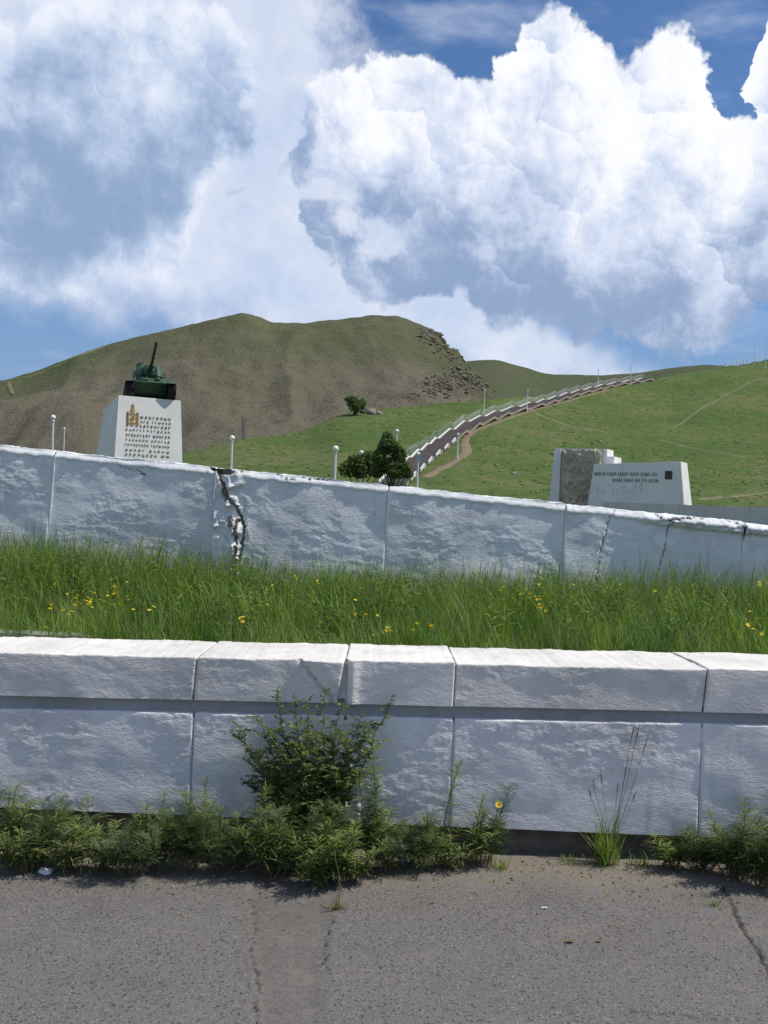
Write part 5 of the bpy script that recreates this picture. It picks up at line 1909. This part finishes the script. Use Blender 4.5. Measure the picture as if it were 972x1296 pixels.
LL_ = [leaf_template(0.062, 0.0075, 0.45), leaf_template(0.05, 0.0065, 0.35), leaf_template(0.072, 0.0070, 0.6)]


def weed(X_, Y_, H_, spread, nst, seed, label, name='roadside_weed', group='weeds along the foot of the front wall', lean=(0, 0), tone=0.0, dens=1.0, feathery=True):
    fo = Foliage(seed)
    r_ = fo.r
    org = (X_, Y_, 0.0)
    ptone = r_.normal(0, 0.10) + (0.0 if feathery else 0.08)
    for s in range(nst):
        an = r_.uniform(0, 2 * math.pi)
        rad = spread * math.sqrt(r_.uniform(0, 1))
        hs = H_ * r_.uniform(0.42, 1.12) * (1.0 - 0.35 * rad / max(spread, 1e-3))
        p0 = Vector((X_ + r_.normal(0, 0.02), Y_ + r_.normal(0, 0.02), -0.01))
        ex, ey = math.cos(an) * rad + lean[0] * hs, math.sin(an) * rad * 0.8 + lean[1] * hs - 0.22 * hs
        if Y_ + ey > FY - 0.06: ey = FY - 0.06 - Y_ - abs(r_.normal(0, 0.02))
        p1 = p0 + Vector((ex * 0.45, ey * 0.45, hs * 0.6)); p2 = p0 + Vector((ex, ey, hs))
        npt = 7
        pts = []
        for k in range(npt):
            t = k / (npt - 1)
            pts.append(p0 * (1 - t) ** 2 + p1 * 2 * t * (1 - t) + p2 * t * t)
        fo.stem.tube(pts, [0.0034 * (1 - 0.75 * k / (npt - 1)) for k in range(npt)], 4)
        nl = int(max(6, hs / 0.0115) * dens)
        th = r_.uniform(0, 6.28)
        tb = 0.36 + tone + ptone + r_.normal(0, 0.13)
        for k in range(nl):
            t = 0.26 + 0.74 * (k / nl)
            i_ = min(int(t * (npt - 1)), npt - 2); fr = t * (npt - 1) - i_
            p = pts[i_].lerp(pts[i_ + 1], fr)
            th += 2.4 + r_.normal(0, 0.3)
            upw = 0.15 + 0.9 * t
            sz = (1.2 - 0.6 * t) * r_.uniform(0.7, 1.25)
            f = Vector((math.cos(th), math.sin(th), upw + r_.normal(0, 0.2)))
            if p.y + f.y * 0.08 > FY - 0.03: f.y = -abs(f.y) * 0.5
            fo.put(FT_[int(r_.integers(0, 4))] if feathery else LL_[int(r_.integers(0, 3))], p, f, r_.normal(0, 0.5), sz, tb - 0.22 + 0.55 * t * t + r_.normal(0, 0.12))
    o = empty(name, org, label, 'weed', group)
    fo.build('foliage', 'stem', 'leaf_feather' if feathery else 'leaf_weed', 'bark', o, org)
    return o


WL = 'feathery weed in the dense clump at the left edge'
WM = 'feathery weed in the row between left clump and tall shrub'
WC = 'feathery weed in the thick clump under the tall shrub'
WR = 'feathery weed between tall shrub and bare footing'
WE = 'feathery weed in the dark clump at the right edge'
weeds = [  # px, ground py, top py, spread, stems, label, lean, tone
    (-40, 1092, 1000, 0.22, 12, WL, (0, 0), 0.0), (12, 1088, 1004, 0.20, 14, WL, (0, 0), 0.05), (50, 1094, 1010, 0.19, 14, WL, (0.05, 0), 0.0), (88, 1098, 1022, 0.17, 12, WL, (0, -0.1), -0.02), (30, 1104, 1046, 0.16, 10, WL, (0, 0), -0.05),
    (103, 1085, 1003, 0.06, 3, 'single tall feathery weed standing out of the left clump against the wall', (0, 0), 0.08),
    (128, 1100, 1040, 0.17, 13, WM, (0, 0), 0.0), (160, 1106, 1048, 0.16, 12, WM, (0, -0.05), 0.06), (196, 1102, 1032, 0.14, 10, WM, (0, 0), 0.0), (205, 1088, 1012, 0.07, 4, WM, (0.05, 0), 0.05),
    (240, 1098, 1028, 0.17, 12, WM, (0, 0), 0.0), (262, 1086, 984, 0.09, 6, 'leaning feathery weed with long tips just left of the tall shrub', (-0.1, 0), 0.08), (288, 1104, 1030, 0.17, 12, WM, (0.05, 0), 0.05), (312, 1096, 1020, 0.15, 10, WM, (0.1, 0), 0.04),
    (345, 1108, 1012, 0.18, 13, WC, (0, -0.05), -0.05), (372, 1100, 986, 0.17, 13, WC, (0, 0), 0.05), (400, 1118, 1030, 0.20, 15, WC, (0, -0.1), -0.08), (420, 1100, 994, 0.15, 11, WC, (0, 0), 0.05), (442, 1116, 1040, 0.18, 14, WC, (0.05, -0.1), -0.08),
    (468, 1100, 980, 0.10, 8, 'tall upright feathery weed right beside the tall shrub', (0.0, 0), 0.05), (490, 1104, 1030, 0.13, 9, WR, (0, 0), 0.0), (533, 1096, 988, 0.07, 4, 'slim feathery weed leaning right before the smooth middle panel', (0.12, 0), 0.10), (528, 1102, 1040, 0.13, 10, WR, (0, 0), 0.05),
    (562, 1100, 1046, 0.13, 10, WR, (0.05, 0), 0.02), (598, 1094, 1034, 0.13, 10, WR, (0.05, 0), 0.06), (622, 1092, 1020, 0.06, 4, 'feathery weed with a single yellow flower at its tip', (0.22, 0), 0.08),
    (852, 1094, 1048, 0.15, 11, WE, (0, 0), 0.0), (890, 1104, 1042, 0.17, 13, WE, (0, 0), -0.04), (930, 1112, 1040, 0.18, 15, WE, (0, 0), -0.06), (965, 1122, 1046, 0.19, 15, WE, (0, -0.05), -0.08), (970, 1096, 1012, 0.10, 7, WE, (0.05, 0), 0.0), (1010, 1110, 1030, 0.2, 13, WE, (0, 0), -0.05)]
ORD = ['first', 'second', 'third', 'fourth', 'fifth', 'sixth', 'seventh', 'eighth']
cnt = {}
for q in sorted(weeds, key=lambda q: q[0]):
    cnt.setdefault(q[5], []).append(q[0])
for n_, (px, pyg, pyt, sp, nst, lab, lean, tone) in enumerate(weeds):
    if len(cnt[lab]) > 1:
        lab = ORD[cnt[lab].index(px)] + ' from left, ' + lab
    gx, gy = ground_pt(px, pyg)
    gy = min(gy, FY - 0.07)
    gx = pix(px, pyg)[0] * gy
    Hh = P(px, pyt, gy).z * (1.45 if sp < 0.11 else random.uniform(1.0, 1.25) if lab.endswith('under the tall shrub') else random.uniform(1.15, 1.65))
    weed(gx, gy, max(0.16, Hh), sp, nst, 1000 + n_, lab, lean=lean, tone=tone, feathery=(n_ % 5) in (0, 2), dens=1.15 if (n_ % 5) in (0, 2) else 2.6)
# the flower at the tip of the right-hand weed
q = P(631, 1019, 4.62)
yf = empty('weed_flower', (q.x, q.y, q.z), 'bright yellow flower head on the weed beside the bare footing', 'flower')
Vp2 = []; Fp2 = []
for k in range(9):
    a = k * 2 * math.pi / 9
    c, s = math.cos(a), math.sin(a)
    Vp2 += [(0, 0, 0), (0.010 * c - 0.006 * s, 0.010 * s + 0.006 * c, 0.006), (0.019 * c, 0.019 * s, 0.010), (0.010 * c + 0.006 * s, 0.010 * s - 0.006 * c, 0.006)]
    Fp2.append([len(Vp2) - 4 + j for j in range(4)])
h_ = obj('petals', mesh_np('petals', np.array(Vp2), np.array(Fp2), attrs={'tint': np.tile([0, 0.6, 1, 0.6], 9)}), M['yellow'], yf)
h_.rotation_euler = (0.9, 0.1, 0)
MB().lathe([(0.002, -0.012), (0.008, -0.004), (0.006, 0.004)], (0, 0, 0), 8).build('sepal_cup', M['bark'], yf)
MB().tube([(-0.02, 0.02, -0.14), (-0.008, 0.01, -0.06), (0, 0, -0.008)], [0.0025, 0.002, 0.0018], 5).build('stem', M['bark'], yf)


# ------------------------------------------------------------------ small-leaved shrub growing out of the cracked wall
def shrub():
    fo = Foliage(77)
    r_ = fo.r
    bx = P(392, 1085, FY - 0.10)
    org = (bx.x, FY - 0.10, 0.0)
    tm = leaf_template(0.019, 0.0105, 0.12, 2); tm2 = leaf_template(0.015, 0.0085, 0.1, 2)
    tips = [(352, 868, 0.0), (372, 876, -0.05), (392, 880, 0.0), (330, 905, -0.04), (300, 915, -0.02), (410, 872, -0.05), (432, 890, 0.0), (455, 905, -0.03), (472, 915, -0.05), (498, 880, -0.05), (320, 945, -0.12), (345, 925, -0.14),
            (375, 915, -0.16), (400, 925, -0.18), (430, 925, -0.13), (448, 945, -0.08), (340, 975, -0.16), (365, 960, -0.2), (395, 970, -0.2), (425, 970, -0.16), (440, 985, -0.1), (312, 985, -0.08), (355, 1000, -0.16), (385, 1005, -0.18), (415, 1010, -0.14), (372, 935, -0.1), (418, 945, -0.1), (388, 945, -0.22)]
    for (px, py, dy) in tips:
        tip = P(px, py, FY - 0.07 + dy * 0.9)
        base = Vector((bx.x + r_.normal(0, 0.02), FY - 0.10 + r_.normal(0, 0.015), 0.0))
        mid = base.lerp(tip, 0.5) + Vector(((tip.x - bx.x) * 0.12, -0.05, 0.03))
        npt = 9
        pts = []
        for k in range(npt):
            t = k / (npt - 1)
            p = base * (1 - t) ** 2 + mid * 2 * t * (1 - t) + tip * t * t
            p = p + Vector((r_.normal(0, 0.006), r_.normal(0, 0.006), r_.normal(0, 0.006))) * (1 if 0 < k else 0)
            p.y = min(p.y, FY - 0.03)
            pts.append(p)
        fo.stem.tube(pts, [0.0065 * (1 - 0.85 * k / (npt - 1)) for k in range(npt)], 5)
        sparse = py < 900
        # side twigs with leaves
        for q in range(34):
            t = 0.32 + 0.68 * q / 34
            i_ = min(int(t * (npt - 1)), npt - 2)
            p = pts[i_].lerp(pts[i_ + 1], t * (npt - 1) - i_)
            th = r_.uniform(0, 6.28)
            ln = r_.uniform(0.05, 0.19) * (1.15 - 0.75 * t) * (0.45 if (sparse and t > 0.75) else 1)
            e = p + Vector((math.cos(th) * ln, math.sin(th) * ln * 0.8, ln * r_.uniform(0.0, 0.8)))
            e.y = min(e.y, FY - 0.022)
            fo.stem.tube([p, p.lerp(e, 0.5) + Vector((0, 0, 0.005)), e], [0.0018, 0.0013, 0.0008], 4)
            nl = int(ln / 0.0050) + 2
            tb = 0.5 + r_.normal(0, 0.2)
            for k in range(nl):
                u = (k + 0.5) / nl
                s = 1 if k % 2 else -1
                dv = (e - p).normalized()
                sd = dv.cross(Vector((0, 0, 1)))
                f = dv * 0.5 + sd * s + Vector((0, 0, r_.normal(0.1, 0.3)))
                pp = p.lerp(e, u)
                if pp.y + f.y * 0.02 > FY - 0.015: f.y = -abs(f.y)
                fo.put(tm if r_.uniform() < 0.6 else tm2, pp, f, r_.normal(0, 0.6), r_.uniform(0.7, 1.25), tb + r_.normal(0, 0.15))
    o = empty('wall_shrub', org, 'tall small-leaved shrub growing against the cracked joint of the front wall', 'shrub')
    fo.build('foliage', 'branch', 'leaf_shrub', 'bark', o, org)


shrub()


# ------------------------------------------------------------------ grass tuft with seed stalks, dry tuft
def tuft(px, pyg, Hh, n, label, seed, stalks=(), wide=0.09, mat='grass', straw=0.25, cat='grass tuft'):
    r_ = np.random.default_rng(seed)
    gx, gy = ground_pt(px, pyg); gy = min(gy, FY - 0.07); gx = pix(px, pyg)[0] * gy
    o = empty('grass_tuft', (gx, gy, 0), label, cat)
    nb = int(n * (1 - straw))
    for nm, m_, k in (('green_blades', mat, nb), ('dry_blades', 'straw', n - nb)):
        base = np.stack([r_.normal(0, wide * 0.35, k), r_.normal(0, wide * 0.25, k), np.full(k, -0.01)], -1)
        f = obj(nm, blades(nm, base, Hh * r_.uniform(0.35, 1.05, k) * (0.7 if m_ == 'straw' else 1), r_.uniform(0.0025, 0.005, k), r_.uniform(0.15, 0.8, k), seed + k, None, r_.uniform(0.2, 0.9, k)), M[m_], o)
        f['kind'] = 'stuff'
    for (sx, sy) in stalks:
        t = P(sx, sy, gy + 0.06)
        sm = MB()
        e = Vector((t.x - gx, 0.05, t.z))
        sm.tube([(0, 0, 0), e * 0.5 + Vector((0.01, 0, 0.02)), e * 0.86], [0.0015, 0.0012, 0.001], 4)
        s_ = sm.build('seed_stalk', M['straw'], o)
        hd = MB().tube([e * 0.86, e * 0.93, e], [0.0012, 0.0032, 0.0008], 5).build('seed_head', M['straw'], s_)
    return o


M['straw'].node_tree.nodes['Principled BSDF'].inputs['Roughness'].default_value = 0.7
tuft(768, 1090, 0.30, 170, 'grass tuft with tall thin seed stalks before the right-hand panel', 5, [(802, 915), (809, 916), (820, 930), (750, 985), (782, 990), (760, 975), (793, 965), (745, 998), (805, 1000)])
tuft(428, 1150, 0.10, 46, 'small dry grass tuft on the road edge below the tall shrub', 6, [(424, 1075), (430, 1108)], 0.05, 'straw', 0.6)
tuft(636, 1100, 0.09, 40, 'low green grass tuft at the end of the weed row by the bare footing', 7, (), 0.06)
tuft(720, 1084, 0.07, 26, 'tiny grass tuft between the bare footing and the stalky tuft', 8, (), 0.06)
tuft(812, 1090, 0.09, 50, 'low grass tuft between the stalky tuft and the right weeds', 9, (), 0.08)
tuft(905, 1146, 0.06, 24, 'small grass tuft in front of the right-hand weed clump', 10, (), 0.05)

# ------------------------------------------------------------------ road grit, dead leaves, litter
items = []
r_ = np.random.default_rng(12)
for _ in range(2400):
    x_ = r_.uniform(-2.3, 2.3); y_ = 4.86 - abs(r_.normal(0, 0.55))
    if y_ < 3.0: continue
    items.append((x_, y_, float(r_.uniform(0.0012, 0.0042) * (1.8 if r_.uniform() < 0.06 else 1))))
xx = np.array([q[0] for q in items]); yy = np.array([q[1] for q in items]); zz = road_z(xx, yy)[0]
LV = np.array([(1, 0, 0), (0, 1, 0), (-1, 0, 0), (0, -1, 0), (0, 0, 1), (0, 0, -1)], float); LF = np.array([(0, 1, 4), (1, 2, 4), (2, 3, 4), (3, 0, 4), (1, 0, 5), (2, 1, 5), (3, 2, 5), (0, 3, 5)])
Vs = np.concatenate([LV * s * r_.uniform(0.6, 1.4, (6, 3)) + np.array((a, b_, c + s * 0.4)) for (a, b_, s), c in zip(items, zz)])
Fs = np.concatenate([LF + 6 * k for k in range(len(items))])
tag(obj('road_grit', mesh_np('road_grit', Vs, None, Fs), M['pebble']), 'loose grit and small stones on the road edge', None, None, 'stuff')
n = 420
C = np.stack([r_.uniform(-2.2, 2.2, n), 4.80 - np.abs(r_.normal(0, 0.26, n)), np.zeros(n)], -1); C[:, 2] = road_z(C[:, 0], C[:, 1])[0] + 0.004
me = leaves_mesh('leaf_litter', C, 0.011, r_.uniform(0, 1, n), r_, 2.2, 0)
tag(obj('leaf_litter', me, M['straw']), 'dry leaf litter scattered along the foot of the front wall', None, None, 'stuff')

M['plastic'] = simple('clear_white_plastic', (0.75, 0.77, 0.80), (0.60, 0.62, 0.66), 30.0, 0.25, spec=0.6)
gx, gy = ground_pt(511, 1092)
bt = empty('plastic_bottle', (gx, gy, 0.0), 'small white plastic bottle lying among the weeds right of the shrub', 'bottle')
MB().lathe([(0.006, 0.0), (0.019, 0.002), (0.020, 0.02), (0.018, 0.035), (0.020, 0.05), (0.020, 0.075), (0.010, 0.092), (0.008, 0.096)], (0, 0, 0.01), 16).build('bottle_body', M['plastic'], bt, smooth=True)
MB().lathe([(0.0095, 0.096), (0.0095, 0.110), (0.004, 0.112)], (0, 0, 0.01), 14).build('cap', M['blue_sign'], bt, smooth=True)
bt.rotation_euler = (0.25, -0.2, 0)
gx, gy = ground_pt(57, 1106)
V = IV * (1 + 0.5 * fbm(IV[:, 0] * 3, IV[:, 1] * 3 + IV[:, 2] * 2, 5, 2))[:, None] * np.array([0.034, 0.025, 0.016])
o = obj('plastic_bag', mesh_np('plastic_bag', V, None, IF), M['plastic']); o.location = (gx, gy, 0.012)
tag(o, 'crumpled clear plastic bag on the road edge at the left', 'litter')
for n_, (px, py, c_) in enumerate(((689, 1150, 'paper_scrap'), (720, 1193, 'dry_leaf'), (757, 1193, 'dry_leaf'))):
    gx, gy = ground_pt(px, py)
    V = np.array([(-0.018, -0.008, 0.002), (0.0, -0.012, 0.008), (0.02, -0.004, 0.002), (0.014, 0.010, 0.006), (-0.004, 0.012, 0.001), (-0.016, 0.006, 0.007)])
    o = obj(c_, mesh_np(c_, np.concatenate([V, V - (0, 0, 0.0012)]), np.array([(0, 1, 2, 3), (0, 3, 4, 5), (9, 8, 7, 6), (11, 10, 9, 6)])), M['plastic'] if n_ == 0 else M['straw'])
    o.location = (gx, gy, float(road_z(np.array([gx]), np.array([gy]))[0][0]) + 0.003)
    tag(o, ('small white paper scrap on the road right of centre', 'larger pale dead leaf on the open road', 'smaller pale dead leaf on the road right of the larger one')[n_], ('litter', 'leaf', 'leaf')[n_])
    if n_ == 2: o.scale = (0.6, 0.6, 0.6)
    if n_ == 0: o.scale = (0.7, 0.7, 0.7)
